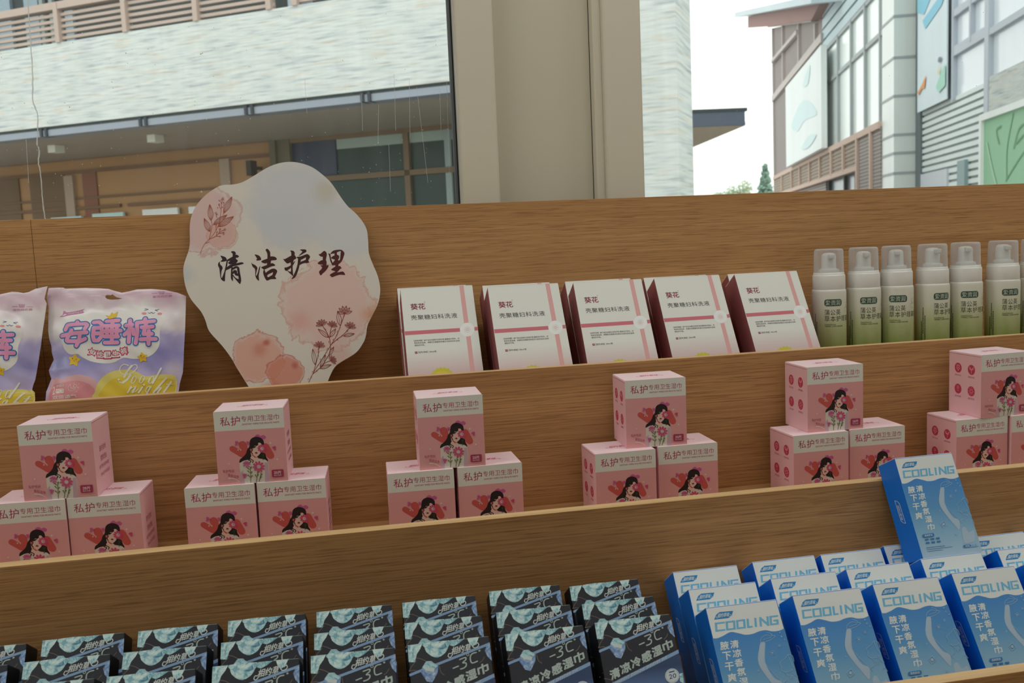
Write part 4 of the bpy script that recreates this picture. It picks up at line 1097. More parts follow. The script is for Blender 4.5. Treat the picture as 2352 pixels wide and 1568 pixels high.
OUT2 = [(515, 190), (590, 187), (670, 185), (690, 198), (800, 194), (900, 190), (1060, 194), (1150, 200), (1220, 222), (1290, 240), (1370, 225), (1450, 206), (1600, 200), (1750, 212), (1880, 240), (1970, 275), (1966, 460), (1960, 650), (1948, 850), (1945, 950), (1938, 1080), (1905, 1200), (1890, 1300), (1885, 1480), (1880, 1640), (500, 1740), (482, 1560), (480, 1390), (490, 1290), (520, 1215), (545, 1150), (525, 1100), (518, 1060), (545, 1000), (570, 950), (548, 870), (545, 810), (522, 730), (510, 640), (512, 500), (515, 390), (495, 300)]
OUT2 = [(x / 4.612, 620 + y / 4.612) for x, y in OUT2]
HOLE = [(x / 4.612, 620 + y / 4.612) for x, y in ((1115, 285), (1130, 265), (1175, 268), (1195, 260), (1215, 275), (1240, 290), (1300, 305), (1250, 312), (1180, 315), (1135, 308))]
_q = [bag_plane(p) for p in OUT2]; _xc = sum(p[0] for p in _q) / len(_q)
def film_pt(p):
    w = bag_plane((p[0] / 4.612, 620 + p[1] / 4.612)); return (w[0] - _xc, w[1])
_mv = (196, 158, 180); _b = blobs
def washes(k, col):
    v = k.coord('Object', (1, 1, 1)); nz = k.noise(v, 20, 3, .5, .4)
    for cx, cy, rad, c, amt in ((1780, 290, 230, _mv, .8), (600, 270, 130, _mv, .7), (1190, 370, 130, (190, 156, 176), .75), (1880, 560, 120, (224, 206, 214), .6), (560, 520, 110, (206, 186, 194), .7), (1350, 470, 70, (206, 206, 216), .6), (1850, 1060, 130, (226, 216, 224), .7), (620, 1000, 120, (150, 166, 206), .5), (1700, 950, 200, (132, 128, 186), .6), (1250, 1080, 180, (190, 186, 222), .6)):
        x, s_ = film_pt((cx, cy)); rr = rad / (1223.0 * 4.612)
        vm = k.n('ShaderNodeVectorMath', operation='DISTANCE'); k.l(v, vm.inputs[0]); vm.inputs[1].default_value = (x, -.012, s_)
        a1 = k.n('ShaderNodeMath', operation='MULTIPLY_ADD'); k.l(nz, a1.inputs[0]); a1.inputs[1].default_value = rr * .8; k.l(vm.outputs['Value'], a1.inputs[2])
        m_ = k.n('ShaderNodeMapRange'); m_.interpolation_type = 'SMOOTHSTEP'; m_.inputs[1].default_value = rr * 1.5; m_.inputs[2].default_value = rr * .5; m_.inputs[3].default_value = 0; m_.inputs[4].default_value = amt
        k.l(a1.outputs[0], m_.inputs[0]); col = k.mix(m_.outputs[0], col, lin(c))
    return col
G_FILM = FILM_K.base(washes(FILM_K, film_))
G_BACK = mat('pouch_seal_white', (226, 224, 224), .4, .4)


def pouch(name, outline, hole, M, header_s, T=.017, seed=1):
    loop = [bag_plane(p) for p in outline]; loop = [(x, max(s_, .001)) for x, s_ in loop]
    xc = sum(p[0] for p in loop) / len(loop)
    loop = [(x - xc, s_) for x, s_ in loop]; E = np.array(loop); E2 = np.roll(E, -1, 0); D = E2 - E; LL = (D ** 2).sum(1) + 1e-12
    def bulge(x, s_):
        p = np.array((x, s_)); t = np.clip(((p - E) * D).sum(1) / LL, 0, 1); d = np.sqrt((((E + D * t[:, None]) - p) ** 2).sum(1).min())
        h = min(1, max(0, (header_s - s_) / .05)); h = h * h * (3 - 2 * h)
        d2 = max(0, d - .006)
        wr = .0011 * math.sin(x * 95 + s_ * 38 + seed) * math.sin(s_ * 120 + x * 50) * min(1, d / .01)
        return T * (1 - math.exp(-d2 / .022)) * (.12 + .88 * h) + wr + .0012 * min(1, d / .004)
    loops = [[Vector((x, s_, 0)) for x, s_ in loop]]
    flat = list(loop)
    if hole:
        hl = [bag_plane(p) for p in hole]; hl = [(x - xc, s_) for x, s_ in hl]; loops.append([Vector((x, s_, 0)) for x, s_ in hl]); flat += hl
    tri = [tuple(t) for t in tessellate_polygon(loops)]
    q, f = split(flat, tri, .009)
    root = empty(name, (xc, BAG_Y0, F1 + .001)); root.rotation_euler = (-BAG_LEAN, 0, 0)
    b = MB()
    b.add([(x, -bulge(x, s_), s_) for x, s_ in q], f, G_FILM, True)
    A = Art(lambda p: (lambda w: (w[0] - xc, w[1]))(bag_plane(M(p))), maxlen=.0042); A.e = 2e-4; A.STEP = 4e-5; A.MICRO = 2e-6
    pouch_print(A)
    ok = lambda p: True
    items = []
    b.art(A, lambda x, s_, e: (x, -bulge(x, s_) - e, s_))
    b.build('front_film', root)
    b = MB(); b.add([(x, bulge(x, s_) * .55 + .0003, s_) for x, s_ in q], f, G_BACK, True); b.build('back_film', root)
    return root


def pouch_print(A):
    A.view((0, 620), 4.612)
    A.text('御芭纯衣裤', ((1620, 275), (1825, 262), (1825, 288), (1622, 302)), G_MAUVE, .012)
    A.strokes([[(1612, 252), (1668, 250)], [(1765, 250), (1825, 246)]] + [[(1684 + i * 12, 224), (1692 + i * 9, 258)] for i in range(6)], 5, G_MAUVE)
    A.e = 2e-4; A.view((120, 700), 8.4)
    A.poly([(150, 640), (185, 560), (170, 420), (300, 300), (470, 230), (760, 180), (1100, 150), (1400, 120), (1750, 40), (2050, 90), (2180, 300), (2110, 560), (2110, 700), (2085, 850), (1970, 990), (1800, 1070), (1600, 1082), (1420, 1065), (1250, 1150), (1030, 1170), (800, 1130), (600, 1030), (540, 985), (380, 980), (270, 880), (222, 740)], G_WHITE, 4)
    A.polys([[(160, 240), (215, 205), (230, 120), (285, 150), (345, 150), (560, 110), (640, 85), (598, 128), (628, 150), (590, 175), (400, 205), (225, 242)]], G_MAUVE, 2)
    A.polys([[(205, 225), (255, 190), (300, 196), (235, 228)]], G_WHITE); A.text('naliya', ((330, 165), (590, 125), (600, 158), (335, 198)), G_WHITE)
    S_ = [[(295, 510), (335, 425), (420, 412), (690, 402), (725, 430), (680, 512)], [(520, 362), (535, 400)], [(420, 530), (370, 620), (322, 715), (345, 738), (580, 745), (690, 700)], [(230, 628), (460, 590), (720, 580)], [(590, 600), (570, 720), (520, 828)],
          [(845, 378), (950, 370), (1005, 420), (1012, 640), (940, 735), (862, 735), (842, 640), (858, 490)], [(870, 495), (1000, 490)], [(870, 600), (1000, 598)], [(1090, 352), (1318, 335)], [(1205, 350), (1200, 760)], [(1060, 452), (1330, 440)], [(1050, 560), (1368, 540)], [(1060, 655), (1320, 660)], [(1068, 775), (1308, 770)], [(1108, 450), (1110, 650)], [(1295, 440), (1290, 650)],
          [(1538, 335), (1545, 385)], [(1470, 445), (1585, 425), (1505, 560), (1440, 622)], [(1535, 560), (1525, 768)], [(1605, 520), (1618, 610)], [(1825, 305), (1822, 350)], [(1672, 385), (2000, 352)], [(1672, 385), (1690, 560), (1655, 785)], [(1770, 480), (1975, 462)], [(1850, 400), (1805, 610), (1960, 602)], [(1750, 712), (2035, 700)], [(1905, 545), (1900, 800)]]
    for w_, m in ((152, G_WHITE), (120, G_BLUE), (76, G_PINK)):
        A.strokes(S_, w_, m, 0)
    A.e += A.STEP; A.poly([(1055, 218), (1130, 240), (1170, 158), (1210, 200), (1285, 145), (1262, 275), (1130, 305)], G_STAR)
    A.e = 4e-4; A.strokes([[(1800, 90), (1865, 100), (1795, 126)], [(2070, 100), (1995, 115), (2050, 136)], [(1872, 172), (1900, 186), (1930, 160), (1962, 186), (1992, 168)]], 10, G_NAVY, 0)
    A.ell((1790, 188), 48, 25, G_CHEEK); A.ell((2090, 188), 48, 25, G_CHEEK)
    A.e = 4e-4
    for ch, (x, y), r_ in zip('女性卫生裤', ((815, 945), (968, 1000), (1122, 1008), (1275, 990), (1430, 935)), (8, 3, 0, -4, -10)):
        cr, sr = math.cos(R(r_)), math.sin(R(r_)); qd = [(x + u * cr * 62 - w_ * sr * 62, y + u * sr * 62 + w_ * cr * 62) for u, w_ in ((-1, -1), (1, -1), (1, 1), (-1, 1))]
        A.text(ch, [(x + (a - x) * 1.2, y + (c - y) * 1.2) for a, c in qd], G_RED, .07); A.text(ch, qd, G_WHITE, .012); A.e -= 2 * A.STEP
    A.e += 2 * A.STEP
    A.e = 4e-4
    for c, r_, rot in (((470, 1100), 128, -80), ((1785, 1055), 102, -100)):
        P = [(c[0] + q_ * math.cos(R(rot + 36 * j)), c[1] + q_ * math.sin(R(rot + 36 * j))) for j in range(10) for q_ in [r_ if j % 2 == 0 else r_ * .62]]
        A.poly(P, G_STAR, 4)
        A.ell((c[0] - r_ * .27, c[1] - r_ * .28), 9, 14, G_BRN, 10); A.strokes([[(c[0] + r_ * .35, c[1] - r_ * .2), (c[0] + r_ * .2, c[1] - r_ * .12), (c[0] + r_ * .36, c[1] - r_ * .02)], [(c[0] - r_ * .12, c[1] + r_ * .02), (c[0] - r_ * .04, c[1] + r_ * .12), (c[0] + r_ * .08, c[1] + r_ * .06)]], 6, G_BRN)
        A.ell((c[0] - r_ * .5, c[1] - r_ * .02), 13, 8, G_CHEEK, 8); A.ell((c[0] + r_ * .35, c[1] + r_ * .2), 13, 8, G_CHEEK, 8)
    A.e = 2.6e-4; A.view((100, 820), 6.918)
    A.poly([(70, 690), (85, 560), (130, 380), (185, 330), (240, 335), (310, 362), (400, 332), (560, 306), (700, 322), (860, 385), (900, 520), (890, 760), (120, 760)], G_HILL2, 2)
    A.poly([(70, 690), (100, 560), (180, 440), (320, 430), (480, 400), (680, 420), (840, 520), (860, 760), (120, 760)], G_HILL, 2)
    A.e = 3.3e-4; A.poly([(842, 690), (850, 590), (900, 450), (980, 350), (1120, 265), (1300, 227), (1480, 245), (1620, 322), (1690, 330), (1850, 300), (2000, 296), (2115, 325), (2112, 560), (2080, 690), (1500, 740)], G_PALEY, 2)
    A.poly([(930, 690), (960, 560), (1060, 430), (1220, 350), (1400, 330), (1600, 400), (1900, 360), (2095, 380), (2090, 560), (2060, 690), (1500, 740)], G_YEL, 2)
    A.strokes([[(1390, 168), (1320, 150), (1265, 190), (1252, 250), (1300, 298), (1420, 290), (1500, 235), (1525, 180), (1490, 152), (1430, 180)], [(1300, 435), (1250, 430), (1228, 392)]], 15, G_MILK, 5)
    A.strokes([[(1440, 172), (1370, 260), (1320, 345)], [(1415, 315), (1370, 380), (1300, 435)]], 34, G_MILK, 4)
    for c in ((1470, 390), (1600, 386), (1742, 392)):
        P = [(c[0] + 33 * math.cos(t) - 22 * math.sin(t), c[1] + 56 * math.sin(t)) for t in [2 * math.pi * j / 14 for j in range(15)]]
        A.stroke(P, 13, G_MILK); A.stroke([(c[0] - 40, c[1] + 32), (c[0] - 14, c[1] - 34)], 22, G_MILK)
    A.strokes([[(1895, 205), (1765, 445)], [(1430, 500), (1375, 590)], [(1500, 500), (1450, 588)], [(1605, 505), (1545, 590)], [(1735, 500), (1640, 660)], [(1965, 355), (1775, 590)], [(1890, 510), (1840, 585)], [(2040, 405), (1930, 575)]], 27, G_MILK)
    A.strokes([[(1410, 540), (1480, 495), (1505, 505)], [(1450, 588), (1490, 580), (1545, 530)], [(1820, 560), (1870, 505), (1895, 510)], [(1970, 450), (2070, 440)], [(1950, 360), (1970, 340), (1975, 365)]], 11, G_MILK, 3)
    P = [(1690 + 28 * math.cos(t) - 18 * math.sin(t), 540 + 44 * math.sin(t)) for t in [2 * math.pi * j / 14 for j in range(15)]]
    A.stroke(P, 15, G_MILK); A.ell((1632, 470), 16, 16, G_MILK); A.ell((1236, 388), 16, 16, G_MILK)
    A.e = 5e-4; A.text('2', ((160, 478), (202, 470), (202, 600), (160, 610)), G_MILK, .01); A.text('M码', ((236, 455), (355, 443), (357, 492), (238, 503)), G_MILK, .012)
    A.rect(218, 520, 360, 592, G_MILK, 14); A.text('PCS', ((232, 535), (346, 528), (348, 574), (234, 582)), G_HILL, .01)
    A.stroke([(400, 455), (402, 565)], 3, G_MILK)
    A.strokes([[(470, 460), (432, 500), (445, 550), (495, 566), (540, 545), (552, 520), (510, 530), (475, 505), (470, 460)], [(515, 500), (540, 460), (570, 478), (560, 505), (515, 500)]], 6, G_MILK, 3); A.star((592, 508), 16, 5, 4, G_MILK); A.ell((525, 440), 6, 6, G_MILK, 8); A.ell((608, 448), 6, 6, G_MILK, 8)
    A.text('双倍透气', ((165, 632), (570, 612), (575, 668), (168, 690)), G_MILK, .01)


o = pouch('pastel_pouch', OUT2, HOLE, lambda p: p, bag_plane((240, 702))[1])
tag(o, 'pastel pouch with big pink bubble characters and yellow hills, whole one beside the cloud-shaped sign', 'pouch', 'pastel pouches on the top shelf')
OUT1 = [(-200, 688), (-120, 684), (-60, 682), (0, 676), (17, 672.5), (32.5, 669), (46, 669.7), (59, 672), (71, 669.7), (86, 662.6), (114, 656.3), (110, 672), (107, 685), (112, 695.5), (108, 726), (103, 759), (99, 790), (94, 824), (90, 848), (86, 870), (82, 880), (79, 891), (83, 900), (84, 908), (83.6, 923), (83, 980), (-225, 1000), (-230, 940), (-222, 880), (-212, 820), (-205, 760), (-202, 720)]
def M1(p):
    x, y = p[0] - 333, p[1] - 722; c, s_ = math.cos(R(1.6)), math.sin(R(1.6))
    return (16.8 + 1.0 * (x * c - y * s_), 751 + (x * s_ + y * c))
o = pouch('pastel_pouch', OUT1, None, M1, bag_plane((0, 708))[1], seed=3); o.location.y -= .012
tag(o, 'pastel pouch cut off by the left picture edge, its top corner folded up', 'pouch', 'pastel pouches on the top shelf')
# ================================================================== the street outside
class Facade:
    """a wall frame: local x runs along the wall to the picture's right, local y into the building, z up from the street"""
    def __init__(s, name, px, depth, ang):
        d = ray(*px); p = CAM + d * depth / (d @ AZ); s.p = p; s.a = R(ang)
        s.ex = np.array([math.cos(s.a), math.sin(s.a), 0]); s.ey = np.array([-math.sin(s.a), math.cos(s.a), 0])
        s.root = empty(name, (p[0], p[1], 0), s.a); s.o = np.array([p[0], p[1], 0.0])

    def uz(s, x, y, off=0.0):
        q = on_plane(x, y, s.o + s.ey * off, s.ey) - s.o
        return q @ s.ex, q[2]

    def u(s, x, y, off=0.0): return s.uz(x, y, off)[0]
    def z(s, x, y, off=0.0): return s.uz(x, y, off)[1]

    def part(s, name, m, boxes=(), prisms=(), parent=None, **tags):
        b = MB()
        for bx in boxes: b.box(*bx, m)
        for pts, y0, y1 in prisms: b.prism(pts, y0, y1, m)
        return b.build(name, parent or s.root, **tags)


k = NT('stacked_stone', .85, .15)
tc = k.n('ShaderNodeTexCoord'); sp = k.n('ShaderNodeSeparateXYZ'); k.l(tc.outputs['Object'], sp.inputs[0]); cb = k.n('ShaderNodeCombineXYZ')
k.l(sp.outputs[0], cb.inputs[0]); k.l(sp.outputs[2], cb.inputs[1])
wn = k.noise(k.coord('Object', (1.4, 1.4, 3)), 1, 2)
def brick(scale, bw, rh, seed):
    br = k.n('ShaderNodeTexBrick'); mp = k.n('ShaderNodeMapping'); mp.inputs['Location'].default_value = (seed, seed * .37, 0); k.l(cb.outputs[0], mp.inputs[0]); k.l(mp.outputs[0], br.inputs['Vector'])
    br.inputs['Color1'].default_value = g(.0); br.inputs['Color2'].default_value = g(1.0); br.inputs['Mortar'].default_value = g(.3); br.inputs['Scale'].default_value = scale
    br.inputs['Brick Width'].default_value = bw; br.inputs['Row Height'].default_value = rh; br.inputs['Mortar Size'].default_value = .004; br.offset = .37; br.offset_frequency = 2
    return br.outputs['Color']
b1 = brick(1.0, .46, .055, 0.0); b2 = brick(1.0, .62, .055, 3.3)
st = k.ramp(b1, [(0, lin((184, 192, 189))), (.35, lin((204, 209, 205))), (.7, lin((194, 196, 196))), (1, lin((212, 215, 213)))])
bl1 = k.n('ShaderNodeTexNoise'); bl1.inputs['Scale'].default_value = 1; bl1.inputs['Detail'].default_value = 2; k.l(k.coord('Object', (1.6, 1, 15)), bl1.inputs['Vector'])
tint = k.ramp(bl1.outputs['Fac'], [(.34, lin((150, 156, 172))), (.44, lin((206, 212, 210))), (.58, lin((212, 216, 212))), (.66, lin((214, 182, 144))), (.70, lin((210, 204, 202))), (.8, lin((176, 160, 160)))])
fl = k.n('ShaderNodeTexNoise'); fl.inputs['Scale'].default_value = 1; fl.inputs['Detail'].default_value = 2; k.l(k.coord('Object', (2.6, 1, 34), (3, 1, 2)), fl.inputs['Vector'])
lay = k.ramp(fl.outputs['Fac'], [(.30, lin((138, 148, 150))), (.43, lin((192, 202, 198))), (.62, lin((218, 222, 218)))])
STONE = k.base(k.mix(.5, k.mix(.58, st, tint), lay))
O_TIM = mat('timber_slats', (186, 168, 157), .7); O_DARK = mat('dark_recess', (60, 72, 74), .6); O_STEEL = mat('blue_grey_steel', (146, 155, 166), .4); O_DKST = mat('dark_green_steel', (64, 76, 74), .6)
O_SOFF = mat('soffit_board', (168, 158, 146), .8); O_BROWN = mat('bronze_window_frame', (120, 100, 74), .5)
O_WOODW = mat('honey_timber_cladding', (172, 132, 88), .6); O_WOODD = mat('umber_timber_trim', (118, 88, 60), .6); O_RED = mat('red_brown_panel', (132, 84, 62), .6)
O_GLASSD = mat('dark_shop_glass', (50, 70, 66), .3, .2); O_NAVY = mat('navy_panel', (46, 60, 82), .4); O_OLIVE = mat('olive_pilaster', (104, 98, 76), .6); O_WHT = mat('pale_board', (226, 230, 226), .6); O_CYAN = mat('pale_cyan_board', (186, 216, 214), .6)
k = NT('street_paving', .85, .15); v = k.coord('Object', (1, 1, 1)); n = k.noise(v, 1.3, 4, .6); PAVE = k.base(k.ramp(n, [(.3, lin((150, 148, 144))), (.7, lin((176, 174, 170)))]))
b = MB(); b.box(-60, 80, 2.1, 110, -.25, -.15, PAVE); structure(b.build('ground'))

# ---- stone building across the street
L = Facade('stone_building', (1040, 300), 12.0, -32.0)
tag(L.root, 'pale stone-clad building across the street with slatted balcony and timber shopfront', 'building')
uL, uR = L.u(-260, 300) - 7, L.u(1561, 445); zt = L.z(350, 64); zb = L.z(520, 244); u_p = L.u(1330, 100)
L.part('stone_band', STONE, [(uL, u_p, 0, .5, zb, zt), (uL, u_p, 2.9, 3.1, zb, zt)])
def px_x(q):
    c = np.array(q) - CAM; return F_PX * (c @ AX) / (c @ AZ) + 1176
def back_to(Fr, u, x, z=2.6):
    lo, hi = 0.0, 8.0
    for _ in range(40):
        md = (lo + hi) / 2; q = Fr.o + Fr.ex * u + Fr.ey * md
        lo, hi = (md, hi) if px_x((q[0], q[1], z)) < x else (lo, md)
    return lo
pd = back_to(L, uR, 1591)
L.part('stone_pier', STONE, [(u_p, uR, 0, pd, -.15, zt + 4.5)])
# balcony rail
zr0, zr1 = L.z(0, 44), L.z(0, 29); zf = L.z(0, 116)
L.part('balcony_handrail', O_TIM, [(uL, L.u(640, 12), -.02, .14, zr0, zr1 + .01), (L.u(668, 8), u_p, -.02, .14, zr0, zr1 + .01)])
for i in range(5):
    zz = zf + (zr0 - zf) * (i + .55) / 5.4
    L.part('balcony_slat', O_TIM, [(uL, L.u(626, 12), .03, .07, zz - .022, zz + .022), (L.u(675, 8), u_p, .03, .07, zz - .022, zz + .022)])
for x in (-160, -20, 133, 289, 453, 622, 682, 860, 1040):
    uu = L.u(x, 70); L.part('balcony_post', O_TIM, [(uu - .04, uu + .04, -.03, .09, zt - .002, zr1 + (.3 if x in (622, 682) else 0))])
L.part('balcony_column', mat('white_blue_column', (208, 220, 230), .6), [(L.u(633, 20), L.u(664, 20), .3, .6, zt, zt + 3)])
L.part('upper_wall', O_DARK, [(uL, u_p, 1.5, 1.6, zt, zt + 3.0)])
for x0, x1 in ((-40, 26), (58, 90), (150, 168)):
    L.part('upper_window', mat('pale_blue_glass', (140, 164, 176), .2, .6), [(L.u(x0, 40, 1.45), L.u(x1, 40, 1.45), 1.44, 1.5, zt, zt + 2.6)])
for x in (98, 120):
    L.part('upper_mullion', mat('pale_mullion', (150, 166, 162), .5), [(L.u(x, 40, 1.4) - .04, L.u(x, 40, 1.4) + .04, 1.38, 1.44, zt, zt + 2.6)])
L.part('roof_slab', mat('concrete_slab', (190, 190, 186), .8), [(uL, u_p, 0, 6.2, zt + 3.0, zt + 3.3)])
# strip below the band
z2 = L.z(840, 238, .18); z1_ = zb
L.part('shadow_gap', O_DKST, [(uL, u_p, .05, .3, zb - .045, zb)])  # dark strip put in for the shade below the stone band
L.part('steel_fascia', O_STEEL, [(uL, u_p, .03, .3, z2, zb - .045)])
for x, y in ((-170, 350), (117, 322), (343, 286), (585, 262), (851, 226), (1100, 200)):
    uu = L.u(x, y, .14); L.part('fascia_joint', mat('dark_joint', (50, 58, 66), .5), [(uu - .075, uu - .03, .0, .2, z2, zb - .02), (uu + .03, uu + .075, .0, .2, z2, zb - .02)])
L.part('soffit', O_SOFF, [(uL, u_p, .3, 3.6, z2, z2 + .12)])
for x in (130, 358):
    y = 341 if x == 130 else 317; uu, zz = L.uz(x, y, 1.0)
    lt = L.part('soffit_lamp', mat('lamp_white_casing', (226, 226, 210), .5), [(uu - .09, uu + .07, .9, 1.1, zz - .07, zz + .05)])
    L.part('lamp_bracket', O_DKST, [(uu - .02, uu + .05, .97, 1.03, zz + .05, z2)], parent=lt)
# shop front, set back under the soffit
SF = 3.0
zs = z2; z0 = -.15
ud = L.u(632, 380, SF)
L.part('timber_wall', O_WOODW, [(uL, ud, SF, SF + .15, z0, zs)])
zl1, zl2 = L.z(350, 380, SF), L.z(350, 452, SF); zl3 = L.z(350, 463, SF); zl0 = L.z(350, 345, SF)
L.part('timber_header', O_WOODD, [(uL, ud, SF - .04, SF, zl0, zs)])
L.part('timber_trim', O_WOODD, [(uL, ud, SF - .05, SF, zl1 - .03, zl1 + .03), (uL, ud, SF - .05, SF, zl2 + .05, zl2 + .09), (uL, L.u(280, 470, SF), SF - .06, SF, zl3 - .06, zl3), (L.u(298, 470, SF), ud, SF - .06, SF, zl3 - .06, zl3)])
L.part('doorway', O_RED, [(L.u(192, 420, SF), L.u(224, 420, SF), SF - .03, SF, z0, zl1 - .03)])
L.part('doorway', mat('dim_brown_panel', (112, 88, 62), .6), [(L.u(70, 420, SF), L.u(150, 420, SF), SF - .03, SF, z0, zl1 - .03)])
L.part('doorway', mat('dim_brown_panel'), [(L.u(-120, 420, SF), L.u(45, 420, SF), SF - .03, SF, z0, zl1 - .03)])
L.part('timber_pilaster', mat('grey_pilaster', (170, 150, 130), .6), [(L.u(154, 420, SF), L.u(174, 420, SF), SF - .08, SF, z0, zs - .3)])
L.part('timber_pilaster', mat('grey_pilaster'), [(L.u(510, 400, SF), L.u(532, 400, SF), SF - .06, SF, z0, zl1)])
for x0, x1, y, m in ((118, 188, 498, O_CYAN), (213, 284, 489, O_CYAN), (328, 409, 479, O_WHT), (434, 520, 472, O_WHT)):
    zz = L.z((x0 + x1) / 2, y, SF - .1); L.part('notice_board', m, [(L.u(x0, y, SF - .1), L.u(x1, y, SF - .1), SF - .12, SF - .06, zz - .6, zz)])
uu, zz = L.uz(577, 385, SF - .3); L.part('wall_speaker', mat('black_speaker', (44, 38, 34), .6), [(uu - .05, uu + .05, SF - .38, SF - .2, zz - .14, zz + .12), (uu - .02, uu + .02, SF - .2, SF, zz - .03, zz + .03)])
u_a, u_b = L.u(632, 380, SF), L.u(676, 380, SF)
L.part('olive_pilaster', O_OLIVE, [(u_a, u_a + (u_b - u_a) * .3, SF - .15, SF + .1, z0, zs), (u_a + (u_b - u_a) * .3, u_a + (u_b - u_a) * .62, SF - .08, SF + .1, z0, zs), (u_a + (u_b - u_a) * .62, u_b, SF - .12, SF + .1, z0, zs)])
zh0, zh1 = L.z(900, 309, SF), L.z(900, 297, SF)
L.part('window_head', O_BROWN, [(u_b, u_p, SF - .1, SF + .05, zh0, zh1)])
L.part('shop_back_wall', O_SOFF, [(u_b, u_p, SF, SF + .1, zh1, zs)])
L.part('shop_glass', O_GLASSD, [(u_b, u_p, SF, SF + .05, z0, zh0)])
zp = L.z(900, 332, SF)
L.part('painted_glass_reflection', mat('pale_green_reflection', (158, 174, 162), .6), [(L.u(776, 360, SF), u_p, SF - .02, SF, zp, zh0)])  # pale strip stands in for the reflection across the top of the glass
L.part('navy_panel', O_NAVY, [(u_b, L.u(774, 360, SF), SF - .03, SF, L.z(720, 404, SF), zh0)])
zq = L.z(900, 400, SF)
L.part('window_transom', O_BROWN, [(u_b, u_p, SF - .08, SF, zq - .045, zq + .045)])
for x in (939, 1120, 1300):
    um = L.u(x, 380, SF); L.part('window_mullion', O_BROWN, [(um - .05, um + .05, SF - .08, SF, z0, zh0)])
L.part('window_mullion', mat('pale_mullion'), [(L.u(1026, 380, SF), L.u(1040, 380, SF), SF - .06, SF, z0, zh0)])

# ---- canopy-roofed building beyond the stone pier
D_ = Facade('canopy_building', (1650, 290), 24.0, -8.0)
tag(D_.root, 'flat overhanging canopy roof with dark fascia jutting out behind the stone pier', 'building')
ur = D_.u(1711, 272); ul = ur - 9; zc0, zc1 = D_.z(1650, 289), D_.z(1650, 257)
D_.part('fascia', mat('dark_slate_fascia', (100, 110, 128), .6), [(ul, ur, 0, .12, zc0, zc1)])
D_.part('soffit', mat('brown_soffit', (232, 214, 190), .8), [(ul, ur + .05, .12, 9.0, zc0, zc0 + .10)])
D_.part('roof_edge', O_DKST, [(ul, ur + .06, -.02, 9.1, zc1, zc1 + .08)])
D_.part('support_wall', STONE, [(ul - 2, ul + 4, 2, 8, -.15, zc0)])

# ---- glass and metal building running down the street on the right
G = Facade('glass_building', (2053, 300), 22.0, -110.0)
tag(G.root, 'glass and metal building on the right with mesh tower, curtain wall and ribbed siding', 'building')
M_MESH = mat('grey_brown_mesh', (168, 156, 150), .7); M_PINKB = mat('pale_steel_beam', (196, 186, 182), .6); M_SLAT = mat('pinkish_timber_rail', (206, 180, 166), .7)
M_GL = mat('pale_curtain_glass', (236, 246, 243), .15, .6); M_MUL = mat('grey_mullion', (164, 172, 174), .5); M_COL = mat('white_metal_panel', (240, 246, 243), .4); M_COL2 = mat('pale_green_panel', (222, 230, 226), .45)  # mullion grey lightened, putting the haze over this building into the colour
M_SID = mat('ribbed_siding', (224, 234, 232), .5); M_SIDU = mat('blue_grey_siding', (186, 206, 212), .5); M_LAV = mat('lavender_glass', (226, 234, 242), .15, .6); M_LMU = mat('lavender_grey_frame', (188, 196, 206), .5)
k = NT('woven_mesh', .7, .2); v = k.coord('Object', (1, 1, 1)); wv = k.n('ShaderNodeTexWave', wave_type='BANDS', bands_direction='Z'); wv.inputs['Scale'].default_value = 3.4; wv.inputs['Distortion'].default_value = .6; k.l(v, wv.inputs[0])
MESHW = k.base(k.ramp(wv.outputs['Fac'], [(.2, lin((128, 118, 116))), (.8, lin((172, 164, 160)))]))
u0 = G.u(1777, 250); u1 = G.u(1892, 250); uG0 = G.u(1892, 230); uG1 = G.u(2026, 200); uC = G.u(2053, 300)
zr_t = G.z(1950, 327); zr_b = G.z(1950, 391); zg_t = G.z(1898, 110)
zt_ = G.z(1874, 46)
G.part('mesh_tower', MESHW, (), [([(u0, -.15), (u0, G.z(1777, 60)), (u1, G.z(1890, 40)), (u1, -.15)], .05, 3.0)])
zmm = G.z(1828, 163)
G.part('tower_beam', M_PINKB, [(u0 - .05, u1, -.08, .05, zmm - .14, zmm + .14), (u0, u0 + .16, -.05, .05, -.15, G.z(1777, 62))])
for x in (1799, 1836, 1874):
    uu = G.u(x, 100); G.part('tower_post', M_PINKB, [(uu - .1, uu + .1, -.06, .05, zmm, G.z(x, 54))])
A_ = G.uz(1777.5, 140.6); B_ = G.uz(1836, 73); b = MB(); b.bar((A_[0], -.05, A_[1]), (B_[0], -.05, B_[1]), .16, M_PINKB); b.build('tower_brace', G.root)
b = MB(); A_ = G.uz(1772, 56); B_ = G.uz(1876, 40); b.bar((A_[0], -.06, A_[1]), (B_[0], -.06, B_[1]), .26, M_PINKB); b.build('tower_top_beam', G.root)
# pitched eave over the tower
ev = G.part('eave_roof', mat('pale_metal_roof', (196, 210, 216), .5), (), [([G.uz(1722, 37), G.uz(1722, 26), G.uz(1935, -16), G.uz(1935, 2)], -.9, 3.2)])
G.part('soffit_board', mat('red_brown_soffit', (160, 122, 118), .7), (), [([G.uz(1730, 63), G.uz(1730, 37), G.uz(1905, 6), G.uz(1885, 44), G.uz(1775, 60)], -.3, 3.0)], parent=ev)
G.part('curtain_glass', M_GL, [(uG0, uG1, .06, .14, zr_b, zg_t)])
for x in (1898, 1924, 1954, 1986, 2021):
    uu = G.u(x, 210); G.part('curtain_mullion', M_MUL, [(uu - .06, uu + .06, -.02, .08, zr_t - .3, zg_t)])
za, zb_ = G.uz(1898, 192)[1], 0
G.part('curtain_transom', M_MUL, [(uG0, uG1, 0, .08, za - .06, za + .06), (uG0, uG1, 0, .1, zg_t - .08, zg_t + .04)])
b = MB(); zz = zg_t
